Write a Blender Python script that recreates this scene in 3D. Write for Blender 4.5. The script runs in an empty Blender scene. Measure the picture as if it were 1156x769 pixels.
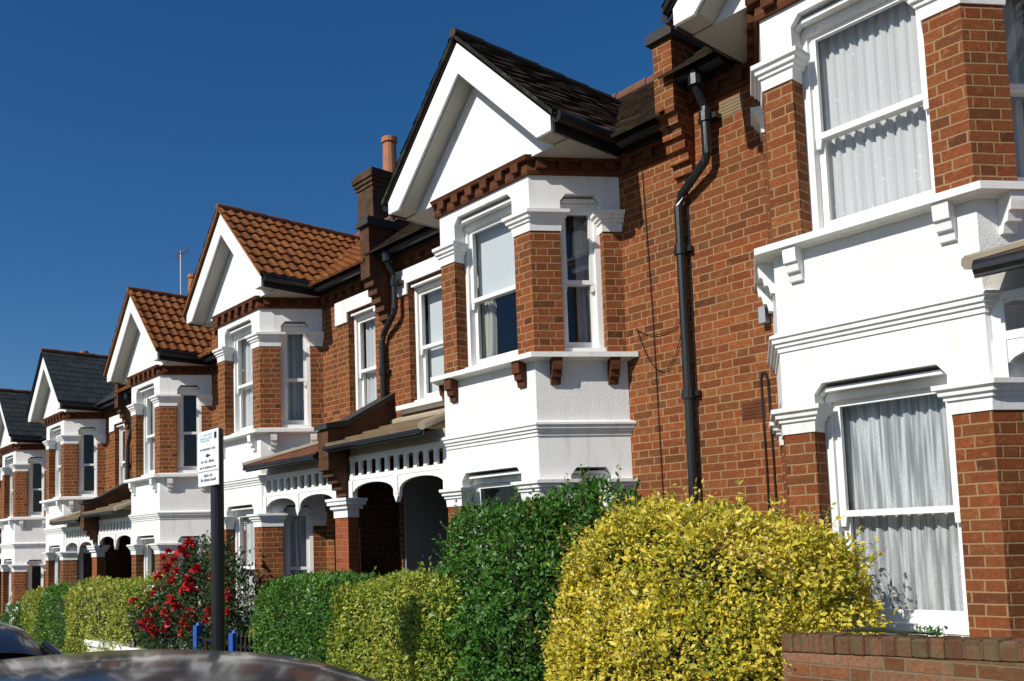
import bpy, bmesh, math, random
import numpy as np
from mathutils import Vector, Matrix
random.seed(7); RNG = np.random.default_rng(7)
R = math.radians
S = 6.4            # distance from the camera line to the bay fronts
H = 1.62           # datum of the house drawings above the pavement
HC = 1.552         # camera height
SLOPE = 0.05      # the street falls to the left
def gz(x): return SLOPE * (x + 2.81)

sc = bpy.context.scene
COL = sc.collection
world = bpy.data.worlds.new("World"); sc.world = world; world.use_nodes = True

# ------------------------------------------------------------------ materials
def new_mat(name):
    m = bpy.data.materials.new(name); m.use_nodes = True
    nt = m.node_tree; nt.nodes.clear()
    out = nt.nodes.new('ShaderNodeOutputMaterial')
    b = nt.nodes.new('ShaderNodeBsdfPrincipled')
    nt.links.new(b.outputs[0], out.inputs[0])
    return m, nt, b, out
class NT:
    def __init__(s, nt): s.nt = nt
    def n(s, t, **k):
        x = s.nt.nodes.new(t)
        for a, v in k.items(): setattr(x, a, v)
        return x
    def l(s, a, b): s.nt.links.new(a, b)
    def math(s, op, a, b=None, c=None, clamp=False):
        x = s.n('ShaderNodeMath', operation=op, use_clamp=clamp)
        for i, v in enumerate((a, b, c)):
            if v is None: continue
            if isinstance(v, (int, float)): x.inputs[i].default_value = v
            else: s.l(v, x.inputs[i])
        return x.outputs[0]
    def mix(s, f, a, b, mode='MIX'):
        x = s.n('ShaderNodeMix', data_type='RGBA', blend_type=mode)
        for k, v in ((0, f), (6, a), (7, b)):
            if isinstance(v, (int, float)): x.inputs[k].default_value = v
            elif isinstance(v, tuple): x.inputs[k].default_value = (*v, 1)
            else: s.l(v, x.inputs[k])
        return x.outputs[2]
    def ramp(s, f, stops):
        x = s.n('ShaderNodeValToRGB'); e = x.color_ramp.elements
        while len(e) < len(stops): e.new(0.5)
        for q, (p, c) in zip(e, stops):
            q.position = p; q.color = (*c, 1) if isinstance(c, tuple) else (c, c, c, 1)
        s.l(f, x.inputs[0]); return x.outputs[0]
    def noise(s, vec, scale, detail=3, rough=.55):
        x = s.n('ShaderNodeTexNoise'); x.inputs['Scale'].default_value = scale
        x.inputs['Detail'].default_value = detail; x.inputs['Roughness'].default_value = rough
        if vec is not None: s.l(vec, x.inputs['Vector'])
        return x.outputs['Fac']
    def bump(s, h, strength, dist):
        x = s.n('ShaderNodeBump'); x.inputs['Strength'].default_value = strength
        x.inputs['Distance'].default_value = dist; s.l(h, x.inputs['Height']); return x.outputs[0]
    def pos(s):
        tc = s.n('ShaderNodeTexCoord'); return tc.outputs['Object']
    def world_pos(s):
        return s.n('ShaderNodeNewGeometry').outputs['Position']

def brick_mat(name, cols, mortar, soot=0.0, soldier=False, moss=0.0):
    m, nt, b, out = new_mat(name); N = NT(nt)
    uv = N.n('ShaderNodeUVMap').outputs[0]
    sep = N.n('ShaderNodeSeparateXYZ'); N.l(uv, sep.inputs[0])
    wob = N.noise(uv, 9, 2)
    u = N.math('MULTIPLY_ADD', N.math('SUBTRACT', wob, .5), .012, sep.outputs[0])
    v = N.math('MULTIPLY_ADD', N.math('SUBTRACT', N.noise(uv, 6.3, 2), .5), .010, sep.outputs[1])
    if soldier:      # brick on edge: narrow upright bricks
        row = N.math('FLOOR', N.math('DIVIDE', v, .5)); U = N.math('DIVIDE', u, .078)
        cell = N.math('FLOOR', U); du0 = N.math('MULTIPLY', N.math('FRACT', U), .078)
        ident = cell; du = N.math('MINIMUM', du0, N.math('SUBTRACT', .078, du0)); edge = du
    else:            # Flemish bond: stretcher, header, stretcher ...
        P, ST, RH = .3425, .2275, .0755
        V = N.math('DIVIDE', v, RH); row = N.math('FLOOR', V)
        rn = N.n('ShaderNodeTexWhiteNoise', noise_dimensions='1D'); N.l(row, rn.inputs['W'])
        off = N.math('ADD', N.math('MULTIPLY', N.math('FLOORED_MODULO', row, 2.0), P * .5),
                     N.math('MULTIPLY', rn.outputs['Value'], .035))
        U = N.math('DIVIDE', N.math('ADD', u, off), P)
        cell = N.math('FLOOR', U); f = N.math('MULTIPLY', N.math('FRACT', U), P)
        hd = N.math('GREATER_THAN', f, ST)
        loc = N.math('SUBTRACT', f, N.math('MULTIPLY', hd, ST))
        wd = N.math('SUBTRACT', ST, N.math('MULTIPLY', hd, ST - (P - ST)))
        du = N.math('MINIMUM', loc, N.math('SUBTRACT', wd, loc))
        fv = N.math('MULTIPLY', N.math('FRACT', V), RH)
        dv = N.math('MINIMUM', fv, N.math('SUBTRACT', RH, fv))
        edge = N.math('MINIMUM', du, dv)
        ident = N.math('ADD', N.math('MULTIPLY', cell, 2.0), hd)
    mm = N.n('ShaderNodeMapRange', interpolation_type='SMOOTHSTEP')
    mm.inputs['From Min'].default_value = .0028; mm.inputs['From Max'].default_value = .0078
    N.l(N.math('ADD', edge, N.math('MULTIPLY', N.math('SUBTRACT', N.noise(uv, 60, 2), .5), .006)), mm.inputs['Value'])
    brickfac = mm.outputs[0]
    comb = N.n('ShaderNodeCombineXYZ'); N.l(ident, comb.inputs[0]); N.l(row, comb.inputs[1])
    wn = N.n('ShaderNodeTexWhiteNoise', noise_dimensions='2D'); N.l(comb.outputs[0], wn.inputs['Vector'])
    n = len(cols)
    c = N.ramp(wn.outputs['Value'], [(i / (n - 1), cc) for i, cc in enumerate(cols)])
    wp = N.world_pos()
    big = N.noise(wp, 1.3, 5, .65); fine = N.noise(uv, 45, 4, .7)
    c = N.mix(N.ramp(fine, [(.38, 0.0), (.75, .75)]), c, (.075, .028, .013))
    c = N.mix(N.ramp(N.noise(uv, 17, 3), [(.55, 0.0), (.8, .5)]), c, (.40, .19, .09))
    c = N.mix(N.ramp(big, [(.42, 0.0), (.72, .55)]), c, (.115, .048, .020))
    mcol = N.mix(N.noise(wp, 2.2, 4), mortar, tuple(x * .55 for x in mortar))
    c = N.mix(brickfac, mcol, c)
    if soot: c = N.mix(N.ramp(N.noise(wp, 2.6, 5), [(.28, soot), (.72, soot * .35)]), c, (.022, .018, .014))
    if moss: c = N.mix(N.ramp(N.noise(wp, 7, 6, .7), [(.46, 0.0), (.66, moss)]), c, (.10, .10, .05))
    N.l(c, b.inputs['Base Color']); b.inputs['Roughness'].default_value = .9; b.inputs['Specular IOR Level'].default_value = .12
    hgt = N.math('ADD', brickfac, N.math('MULTIPLY', fine, .7))
    N.l(N.bump(hgt, .55, .006), b.inputs['Normal'])
    return m
RED = [(0.090, 0.031, 0.014), (0.252, 0.067, 0.024), (0.279, 0.088, 0.029), (0.171, 0.046, 0.017), (0.306, 0.108, 0.035), (0.126, 0.046, 0.018), (0.279, 0.075, 0.025), (0.225, 0.056, 0.019), (0.153, 0.060, 0.022), (0.297, 0.083, 0.027), (0.198, 0.067, 0.025)]
def plain(name, col, rough=.6, var=.12, scale=3, bump=0, bscale=60, bdist=.004, spec=.4, metal=0, dirt=None, coat=0):
    m, nt, b, out = new_mat(name); N = NT(nt); wp = N.world_pos()
    c = N.mix(N.noise(wp, scale, 5), tuple(min(1, x * (1 + var)) for x in col), tuple(x * (1 - var) for x in col))
    if dirt:
        mp = N.n('ShaderNodeMapping'); mp.inputs['Scale'].default_value = (5, 5, .7); N.l(wp, mp.inputs[0])
        c = N.mix(N.ramp(N.noise(mp.outputs[0], 1.6, 5, .65), [(.52, 0.0), (.8, dirt[1])]), c, dirt[0])
    N.l(c, b.inputs['Base Color']); b.inputs['Roughness'].default_value = rough
    b.inputs['Specular IOR Level'].default_value = spec; b.inputs['Metallic'].default_value = metal
    b.inputs['Coat Weight'].default_value = coat; b.inputs['Coat Roughness'].default_value = .09
    if bump: N.l(N.bump(N.noise(wp, bscale, 4, .6), bump, bdist), b.inputs['Normal'])
    return m
def tile_mat(name, cols, tw, th, moss=None, rough=.75):
    m, nt, b, out = new_mat(name); N = NT(nt)
    uv = N.n('ShaderNodeUVMap').outputs[0]; sep = N.n('ShaderNodeSeparateXYZ'); N.l(uv, sep.inputs[0])
    row = N.math('FLOOR', N.math('DIVIDE', sep.outputs[1], th))
    U = N.math('ADD', N.math('DIVIDE', sep.outputs[0], tw), N.math('MULTIPLY', N.math('FLOORED_MODULO', row, 2.0), .5 if th < .25 else 0.0))
    cb = N.n('ShaderNodeCombineXYZ'); N.l(N.math('FLOOR', U), cb.inputs[0]); N.l(row, cb.inputs[1])
    wn = N.n('ShaderNodeTexWhiteNoise', noise_dimensions='2D'); N.l(cb.outputs[0], wn.inputs['Vector'])
    c = N.ramp(wn.outputs['Value'], [(i / (len(cols) - 1), q) for i, q in enumerate(cols)])
    wp = N.world_pos()
    c = N.mix(N.math('MULTIPLY', N.noise(wp, 14, 5, .7), .5), c, tuple(x * .45 for x in cols[0]))
    if th < .25:
        fr = N.math('FRACT', U); ed = N.math('LESS_THAN', N.math('MINIMUM', fr, N.math('SUBTRACT', 1.0, fr)), .025)
        c = N.mix(ed, c, (.008, .008, .008))
    if moss: c = N.mix(N.ramp(N.noise(wp, 5, 6, .7), [(.5, 0.0), (.68, .8)]), c, moss)
    N.l(c, b.inputs['Base Color']); b.inputs['Roughness'].default_value = rough; b.inputs['Specular IOR Level'].default_value = .2
    N.l(N.bump(N.noise(wp, 40, 4), .4, .006), b.inputs['Normal'])
    return m
def leaf_mat(name, stops, trans=.35, rough=.42, posmix=None):
    m, nt, b, out = new_mat(name); N = NT(nt)
    geo = N.n('ShaderNodeNewGeometry'); rnd = geo.outputs['Random Per Island']
    f = rnd
    if posmix:
        nz = N.noise(geo.outputs['Position'], posmix, 3)
        f = N.math('ADD', N.math('MULTIPLY', rnd, .62), N.math('MULTIPLY', N.math('SUBTRACT', nz, .24), .85), clamp=True)
    c = N.ramp(f, stops)
    N.l(c, b.inputs['Base Color']); b.inputs['Roughness'].default_value = rough
    b.inputs['Specular IOR Level'].default_value = .35
    tr = N.n('ShaderNodeBsdfTranslucent'); N.l(c, tr.inputs[0])
    mx = N.n('ShaderNodeMixShader'); mx.inputs[0].default_value = trans
    N.l(b.outputs[0], mx.inputs[1]); N.l(tr.outputs[0], mx.inputs[2]); N.l(mx.outputs[0], out.inputs[0])
    return m
def glass_mat(name, tint=(.95, .97, .96), refl=.85):
    m, nt, b, out = new_mat(name); N = NT(nt); nt.nodes.remove(b)
    t = N.n('ShaderNodeBsdfTransparent'); t.inputs[0].default_value = (*tint, 1)
    g = N.n('ShaderNodeBsdfGlossy'); g.inputs['Roughness'].default_value = .01
    wp = N.world_pos(); N.l(N.bump(N.noise(wp, 1.3, 1), .12, .02), g.inputs['Normal'])
    ge = N.n('ShaderNodeNewGeometry'); dt = N.n('ShaderNodeVectorMath', operation='DOT_PRODUCT')
    N.l(ge.outputs['Incoming'], dt.inputs[0]); N.l(ge.outputs['Normal'], dt.inputs[1])
    sch = N.math('MULTIPLY_ADD', N.math('POWER', N.math('SUBTRACT', 1.0, N.math('ABSOLUTE', dt.outputs['Value'])), 5.0), .95, .045)
    mx = N.n('ShaderNodeMixShader'); N.l(N.math('MULTIPLY', sch, 1.15 * refl, clamp=True), mx.inputs[0])
    N.l(t.outputs[0], mx.inputs[1]); N.l(g.outputs[0], mx.inputs[2]); N.l(mx.outputs[0], out.inputs[0])
    return m
def net_mat(name, col, opac, dots=False, lace=False):
    m, nt, b, out = new_mat(name); N = NT(nt); nt.nodes.remove(b)
    uv = N.n('ShaderNodeUVMap').outputs[0]
    d = N.n('ShaderNodeBsdfDiffuse'); d.inputs[0].default_value = (*col, 1)
    tl = N.n('ShaderNodeBsdfTranslucent'); tl.inputs[0].default_value = (*col, 1)
    tp = N.n('ShaderNodeBsdfTransparent')
    a = N.n('ShaderNodeMixShader'); a.inputs[0].default_value = .35; N.l(d.outputs[0], a.inputs[1]); N.l(tl.outputs[0], a.inputs[2])
    mx = N.n('ShaderNodeMixShader')
    fac = None
    if dots:
        v = N.n('ShaderNodeTexVoronoi'); v.inputs['Scale'].default_value = 10; v.inputs['Randomness'].default_value = .55; N.l(uv, v.inputs['Vector'])
        fac = N.math('ADD', N.math('MULTIPLY', N.math('LESS_THAN', v.outputs['Distance'], .13), 1 - opac), opac)
    elif lace:
        mp = N.n('ShaderNodeMapping'); mp.inputs['Scale'].default_value = (30, 1.1, 1); N.l(uv, mp.inputs[0])
        st = N.ramp(N.noise(mp.outputs[0], 1, 2), [(.42, 0.0), (.58, 1.0)])
        ch = N.noise(uv, 120, 2)
        fac = N.math('ADD', opac, N.math('MULTIPLY', N.math('MULTIPLY', st, N.math('MULTIPLY_ADD', N.math('GREATER_THAN', ch, .47), .35, .65)), .56), clamp=True)
    if fac is None: mx.inputs[0].default_value = opac
    else: N.l(fac, mx.inputs[0])
    N.l(tp.outputs[0], mx.inputs[1]); N.l(a.outputs[0], mx.inputs[2]); N.l(mx.outputs[0], out.inputs[0])
    return m

MT = {}
MT['brick'] = brick_mat('red_brick', RED, (.38, .24, .115))
MT['brick2'] = brick_mat('red_brick_plain', [(.26, .06, .026), (.38, .10, .04), (.33, .08, .03), (.40, .115, .045)], (.30, .17, .09))
MT['brick_dark'] = brick_mat('sooty_brick', [(.11, .05, .028), (.20, .075, .036), (.15, .065, .035), (.26, .10, .05)], (.18, .13, .08), soot=.72)
MT['brick_old'] = brick_mat('weathered_brick', [(.15, .052, .020), (.27, .090, .032), (.11, .042, .018), (.29, .115, .046), (.38, .20, .12), (.19, .066, .027)], (.28, .21, .13), soot=.32, moss=.4)
MT['soldier'] = brick_mat('coping_brick', [(.15, .062, .030), (.24, .10, .048), (.29, .15, .08), (.12, .052, .028)], (.17, .14, .09), soot=.5, soldier=True, moss=.75)
MT['terracotta_trim'] = plain('dark_red_trim', (.105, .040, .020), .9, .5, 8, .5, 40, spec=.1)
MT['stucco'] = plain('white_painted_stucco', (.80, .80, .77), .55, .035, 2, .35, 45, .005, dirt=((.44, .42, .35), .6))
MT['pebble'] = plain('white_pebbledash', (.77, .77, .74), .7, .05, 3, .8, 85, .009, dirt=((.5, .48, .42), .3))
MT['timber'] = plain('white_gloss_timber', (.80, .80, .77), .35, .02, 3)
MT['soffit'] = plain('shade_grey_soffit_board', (.37, .36, .315), .6, .06, 3, dirt=((.4, .38, .33), .4))  # white boards greyed: shade on the undersides is put into the colour
MT['black'] = plain('black_iron_paint', (.014, .015, .017), .32, .3, 6, .2, 30)
MT['coping'] = plain('dark_weathered_coping', (.035, .033, .03), .8, .5, 7, .6, 25, .01)
MT['pantile'] = tile_mat('orange_pantile', [(.20, .066, .018), (.27, .095, .025), (.15, .048, .014), (.32, .125, .036), (.24, .080, .022)], .17, .251, rough=.85)
MT['plaintile'] = tile_mat('dark_plain_tile', [(.030, .020, .014), (.075, .042, .026), (.022, .018, .015), (.13, .075, .045), (.05, .032, .02)], .17, .11, moss=(.07, .075, .03))
MT['slate'] = tile_mat('grey_slate', [(.040, .048, .046), (.052, .060, .058), (.034, .040, .040), (.060, .066, .062)], .26, .20, rough=.5)
MT['redplain'] = tile_mat('porch_clay_tile', [(.20, .07, .04), (.28, .11, .06), (.15, .06, .04)], .17, .11, moss=(.16, .13, .07))
MT['tan'] = plain('mossy_stone_tile', (.20, .145, .08), .85, .35, 6, .5, 30, .008)
MT['flash'] = plain('stone_flashing', (.34, .29, .21), .85, .25, 7, .4, 30)
MT['ridge'] = plain('clay_ridge_tile', (.15, .06, .03), .8, .35, 5)
MT['ridge_dark'] = plain('dark_ridge_tile', (.04, .03, .022), .8, .4, 5)
MT['stock'] = brick_mat('sooty_stock_brick', [(.13, .085, .045), (.20, .13, .07), (.09, .06, .035), (.24, .15, .08)], (.17, .14, .10), soot=.8)
MT['pot'] = plain('terracotta_pot', (.36, .15, .07), .8, .25, 6)
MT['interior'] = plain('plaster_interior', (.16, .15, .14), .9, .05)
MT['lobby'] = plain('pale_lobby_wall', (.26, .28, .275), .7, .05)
MT['porch_shade'] = brick_mat('porch_shade_brick', [(.030, .012, .009), (.045, .016, .011), (.022, .010, .008)], (.02, .012, .010))  # near-black brick: the shade inside the porch put into the colour
MT['door'] = plain('dark_door_paint', (.02, .022, .028), .35)
MT['glass'] = glass_mat('window_glass')
MT['glass_strong'] = glass_mat('old_window_glass', (.86, .90, .90), 1.5)
MT['net_dots'] = net_mat('spotted_net', (.90, .91, .92), .86, dots=True)
MT['net_lace'] = net_mat('lace_net', (.86, .89, .92), .44, lace=True)
MT['net'] = net_mat('plain_net', (.84, .86, .87), .82)
MT['drape'] = net_mat('cream_drape', (.72, .70, .64), .97)
MT['blind'] = plain('white_blind', (.66, .67, .68), .8, .03)
MT['metal'] = plain('galvanised_metal', (.35, .36, .37), .45, .1, metal=.6)
MT['asphalt'] = plain('asphalt', (.05, .05, .052), .9, .25, 6, .6, 120, .006)
MT['paving'] = plain('paving_slabs', (.26, .25, .23), .85, .2, 2.5, .3, 80)
MT['kerb'] = plain('granite_kerb', (.30, .30, .29), .8, .2, 8)
MT['soil'] = plain('garden_soil', (.06, .045, .03), .95, .4, 8, .8, 30, .02)
MT['line'] = plain('road_line', (.62, .50, .08), .7, .2, 9)
MT['twig'] = plain('twigs', (.020, .027, .010), .9, .4, 12)
MT['shoot'] = plain('young_shoots', (.16, .13, .06), .8, .3, 12)
MT['golden'] = leaf_mat('golden_privet_leaf', [(0, (.07, .14, .015)), (.22, (.22, .29, .03)), (.45, (.54, .47, .042)), (.75, (.82, .66, .075)), (1, (.87, .80, .40))], .35, posmix=1.1)
MT['golden_green'] = leaf_mat('variegated_privet_leaf', [(0, (.07, .14, .016)), (.3, (.19, .28, .03)), (.6, (.36, .40, .05)), (.85, (.52, .50, .08)), (1, (.60, .58, .22))], .3, posmix=1.0)
MT['green'] = leaf_mat('green_privet_leaf', [(0, (.035, .11, .013)), (.5, (.075, .19, .022)), (.85, (.13, .27, .035)), (1, (.22, .33, .09))], .3, posmix=1.3)
MT['darkgreen'] = leaf_mat('dark_shrub_leaf', [(0, (.022, .08, .011)), (.55, (.058, .165, .02)), (.9, (.11, .25, .034)), (1, (.22, .31, .12))], .28, .38, posmix=1.2)
MT['roseleaf'] = leaf_mat('rose_leaf', [(0, (.015, .035, .010)), (.6, (.035, .075, .018)), (.9, (.10, .14, .05)), (1, (.24, .26, .14))], .25, posmix=1.5)
MT['rosered'] = leaf_mat('red_rose_petal', [(0, (.30, .008, .012)), (.6, (.55, .016, .02)), (1, (.66, .07, .06))], .25)
MT['whiteflower'] = leaf_mat('white_petal', [(0, (.7, .7, .62)), (1, (.8, .8, .76))], .2)
MT['carblack'] = plain('black_car_paint', (.012, .015, .02), .22, .1, 2, coat=.5, spec=.12, bump=.06, bscale=5, bdist=.05)
MT['cardark'] = plain('dark_blue_car_paint', (.012, .016, .024), .22, .1, 2, coat=.5, spec=.12, bump=.06, bscale=5, bdist=.05)
m, nt, b, out = new_mat('car_glass'); b.inputs['Base Color'].default_value = (.008, .010, .013, 1); b.inputs['Roughness'].default_value = .03; MT['carglass'] = m
m, nt, b, out = new_mat('chrome'); b.inputs['Base Color'].default_value = (.6, .6, .6, 1); b.inputs['Metallic'].default_value = 1; b.inputs['Roughness'].default_value = .12; MT['chrome'] = m
m, nt, b, out = new_mat('lamp_glass'); b.inputs['Base Color'].default_value = (.55, .57, .6, 1); b.inputs['Roughness'].default_value = .08; MT['lamp'] = m
m, nt, b, out = new_mat('red_lens'); b.inputs['Base Color'].default_value = (.35, .01, .01, 1); b.inputs['Roughness'].default_value = .1; MT['redlens'] = m
MT['rubber'] = plain('tyre_rubber', (.02, .02, .02), .8)
MT['blue'] = plain('blue_gate_paint', (.02, .08, .34), .4, .15)
MT['signface'] = plain('sign_white', (.78, .79, .78), .4, .03)
MT['ink'] = plain('sign_print', (.10, .13, .15), .6)
MT['inkpale'] = plain('sign_pale_print', (.35, .50, .56), .6)
MT['petrol'] = plain('teal_bin_plastic', (.03, .10, .09), .5)

# ------------------------------------------------------------------ mesh helper
class M:
    def __init__(s): s.v = []; s.f = []
    def poly(s, pts):
        i = len(s.v); s.v += [tuple(p) for p in pts]; s.f.append(tuple(range(i, i + len(pts))))
    def prism(s, a, b):                      # two matching rings
        i = len(s.v); n = len(a); s.v += [tuple(p) for p in a] + [tuple(p) for p in b]
        s.f.append(tuple(range(i, i + n))); s.f.append(tuple(range(i + n, i + 2 * n)))
        for k in range(n):
            q = (k + 1) % n; s.f.append((i + k, i + q, i + n + q, i + n + k))
    def box(s, x0, x1, y0, y1, z0, z1):
        s.prism([(x0, y0, z0), (x1, y0, z0), (x1, y1, z0), (x0, y1, z0)], [(x0, y0, z1), (x1, y0, z1), (x1, y1, z1), (x0, y1, z1)])
    def plan(s, poly, z0, z1):
        s.prism([(x, y, z0) for x, y in poly], [(x, y, z1) for x, y in poly])
    def front(s, poly, y0, y1):              # polygon in x,z extruded along y
        s.prism([(x, y0, z) for x, z in poly], [(x, y1, z) for x, z in poly])
    def side(s, poly, x0, x1):               # polygon in y,z extruded along x
        s.prism([(x0, y, z) for y, z in poly], [(x1, y, z) for y, z in poly])
    def sweep(s, path, prof):                # profile (outward offset, z) along a plan path, outward on the right hand
        n = len(path); rings = []
        for k in range(n):
            def tn(a, b):
                dx, dy = b[0] - a[0], b[1] - a[1]; L = math.hypot(dx, dy); return (dy / L, -dx / L)
            n0 = tn(path[k - 1], path[k]) if k else None
            n1 = tn(path[k], path[k + 1]) if k < n - 1 else None
            if n0 and n1:
                mx, my = n0[0] + n1[0], n0[1] + n1[1]; d = (mx * n0[0] + my * n0[1]); mx /= d; my /= d
            else: mx, my = n0 or n1
            rings.append([(path[k][0] + mx * o, path[k][1] + my * o, z) for o, z in prof])
        i = len(s.v); m = len(prof)
        for r in rings: s.v += r
        for k in range(n - 1):
            for j in range(m):
                q = (j + 1) % m
                s.f.append((i + k * m + j, i + k * m + q, i + (k + 1) * m + q, i + (k + 1) * m + j))
        s.f.append(tuple(i + j for j in range(m))); s.f.append(tuple(i + (n - 1) * m + j for j in range(m)))
    def tube(s, pts, r, seg=8):
        pts = [Vector(p) for p in pts]; i = len(s.v); n = len(pts)
        up = Vector((0.13, 0.31, 0.94))
        for k, p in enumerate(pts):
            d = (pts[min(k + 1, n - 1)] - pts[max(k - 1, 0)]).normalized()
            a = d.cross(up)
            if a.length < .05: a = d.cross(Vector((1, 0, 0)))
            a.normalize(); b = d.cross(a); rr = r[k] if isinstance(r, (list, tuple)) else r
            for j in range(seg):
                t = 2 * math.pi * j / seg; q = p + a * (rr * math.cos(t)) + b * (rr * math.sin(t)); s.v.append(tuple(q))
        for k in range(n - 1):
            for j in range(seg):
                q = (j + 1) % seg; s.f.append((i + k * seg + j, i + k * seg + q, i + (k + 1) * seg + q, i + (k + 1) * seg + j))
        s.f.append(tuple(i + j for j in range(seg))); s.f.append(tuple(i + (n - 1) * seg + j for j in range(seg)))
    def grid(s, fn, nu, nv):
        i = len(s.v)
        for a in range(nu + 1):
            for b in range(nv + 1): s.v.append(tuple(fn(a / nu, b / nv)))
        w = nv + 1
        for a in range(nu):
            for b in range(nv): s.f.append((i + a * w + b, i + (a + 1) * w + b, i + (a + 1) * w + b + 1, i + a * w + b + 1))
    def build(s, name, mat, parent=None, dz=0.0, smooth=False, uvs=None, recalc=True, bevel=0):
        me = bpy.data.meshes.new(name)
        me.from_pydata([(x, y, z + dz) for x, y, z in s.v], [], s.f)
        if recalc or bevel:
            bm = bmesh.new(); bm.from_mesh(me)
            if recalc: bmesh.ops.recalc_face_normals(bm, faces=bm.faces[:])
            if bevel:
                ed = [e for e in bm.edges if len(e.link_faces) == 2 and e.calc_face_angle(0) > .6]
                bmesh.ops.bevel(bm, geom=ed, offset=bevel, segments=1, affect='EDGES', clamp_overlap=True)
            bm.to_mesh(me); bm.free()
        uvl = me.uv_layers.new(name='UVMap')
        if uvs is not None:
            for lp in me.loops: uvl.data[lp.index].uv = uvs[lp.vertex_index]
        else:
            for p in me.polygons:
                nx, ny, nz = p.normal
                for li in p.loop_indices:
                    x, y, z = me.vertices[me.loops[li].vertex_index].co
                    if abs(nz) > .9: uv = (x, y)
                    else:
                        L = math.hypot(nx, ny); uv = (x * (-ny / L) + y * (nx / L), z)
                    uvl.data[li].uv = uv
        if smooth:
            for p in me.polygons: p.use_smooth = True
        me.materials.append(MT[mat] if isinstance(mat, str) else mat)
        o = bpy.data.objects.new(name, me); COL.objects.link(o)
        if parent: o.parent = parent
        return o
def empty(name, loc, label, cat, group=None, rz=0.0):
    o = bpy.data.objects.new(name, None); COL.objects.link(o); o.location = loc; o.rotation_euler = (0, 0, rz)
    o.empty_display_size = .3
    return tag(o, label, cat, group)
def tag(o, label, cat, group=None):
    o['label'] = label; o['category'] = cat
    if group: o['group'] = group
    return o
def kind(o, k='structure'):
    o['kind'] = k; return o
def mir(path): return [(-x, y) for x, y in reversed(path)]

# ------------------------------------------------------------------ house kit
XF, CX, P = .675, .475, .80             # half width of the bay front, run of a canted side, projection
WL, WR, FL, FR = (-XF - CX, P), (XF + CX, P), (-XF, 0.0), (XF, 0.0)
BAY = [(-XF - CX - .03, P + .055), FL, FR, (XF + CX + .03, P + .055)]
CL = math.hypot(CX, P); TX, TY = CX / CL, P / CL
def cant(t): return (XF + CX * t, P * t)
def cin(t, d):                           # a point d metres inside the right canted side
    x, y = cant(t); return (x - TY * d, y + TX * d)
OW = .45                                 # half width of the front window opening
T0, T1 = .325, .80                        # the canted window along its side

def frame3(o, t):
    o = Vector((o[0], o[1], 0)); t = Vector((t[0], t[1], 0)); w = Vector((-t.y, t.x, 0))
    return lambda u, d, z: tuple(o + t * u + w * d + Vector((0, 0, z)))

def local_prism(mb, F, poly, d0, d1):     # polygon (u,z), from depth d0 to d1
    mb.prism([F(u, d0, z) for u, z in poly], [F(u, d1, z) for u, z in poly])
def lbox(mb, F, u0, u1, d0, d1, z0, z1): local_prism(mb, F, [(u0, z0), (u1, z0), (u1, z1), (u0, z1)], d0, d1)

def window(parent, o, t, w, z0, z1, d, glass='glass', rail=.52, horns=True):
    """double hung sash window in the opening u 0..w, its frame set back d metres"""
    F = frame3(o, t); zs = z0 + .055
    m = M(); fw = .055
    lbox(m, F, 0, fw, d, d + .13, zs, z1); lbox(m, F, w - fw, w, d, d + .13, zs, z1); lbox(m, F, fw, w - fw, d, d + .13, z1 - .06, z1)
    lbox(m, F, 0.0, w, d - .05, d + .13, z0, zs)
    win = m.build('window', 'timber', parent, H)
    zm = zs + (z1 - .06 - zs) * (1 - rail)
    for nm, a, b, dd in (('upper', zm - .02, z1 - .06, d + .03), ('lower', zs, zm + .02, d + .075)):
        s = M(); st = .048; bt = .045 if nm == 'upper' else .085; tp = .04
        lbox(s, F, fw, fw + st, dd, dd + .04, a, b); lbox(s, F, w - fw - st, w - fw, dd, dd + .04, a, b)
        lbox(s, F, fw + st, w - fw - st, dd, dd + .04, a, a + bt); lbox(s, F, fw + st, w - fw - st, dd, dd + .04, b - tp, b)
        if nm == 'upper' and horns:
            for u in (fw, w - fw - st): local_prism(s, F, [(u + .004, a - .07), (u + st - .012, a - .07), (u + st - .002, a - .002), (u + .002, a - .002)], dd + .003, dd + .037)
        s.build('sash', 'timber', win, H)
        g = M(); q0, q1 = fw + st - .01, w - fw - st + .01; g.poly([F(q0, dd + .018, a + bt - .01), F(q1, dd + .018, a + bt - .01), F(q1, dd + .018, b - tp + .01), F(q0, dd + .018, b - tp + .01)])
        g.build('pane', glass, win, H, recalc=False)
    return win

def curtain(hx, o, t, u0, u1, z0, z1, d, mat, label, name='net_curtain', folds=9, amp=.022, gather=0.0, group=None):
    F = frame3(o, t); m = M(); nu = max(16, int(folds * 8)); ph = random.random() * 6
    uvs = []
    def fn(a, b):
        z = z0 + (z1 - z0) * b
        x = u0 + (u1 - u0) * a
        if gather: x = u0 + (u1 - u0) * a * (1 - gather * (1 - b) ** 1.5)
        wv = math.sin(a * folds * 6.283 + ph + .5 * math.sin(b * 2.2)) + .45 * math.sin(a * folds * 2.7 * 6.283 + ph * 2 + b)
        uvs.append((a * (u1 - u0) * 1.0, z)); return F(x, d + amp * wv * (1.15 - .35 * b), z)
    m.grid(fn, nu, 8)
    ob = m.build(name, mat, None, 0, smooth=True, uvs=uvs, recalc=False)
    base = Vector(F((u0 + u1) / 2, d, z0)); me = ob.data
    for v in me.vertices: v.co -= base
    ob.location = (hx[0] + base.x, hx[1] + base.y, hx[2] + base.z + H)
    return tag(ob, label, 'curtain', group or 'curtains in the windows')

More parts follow.
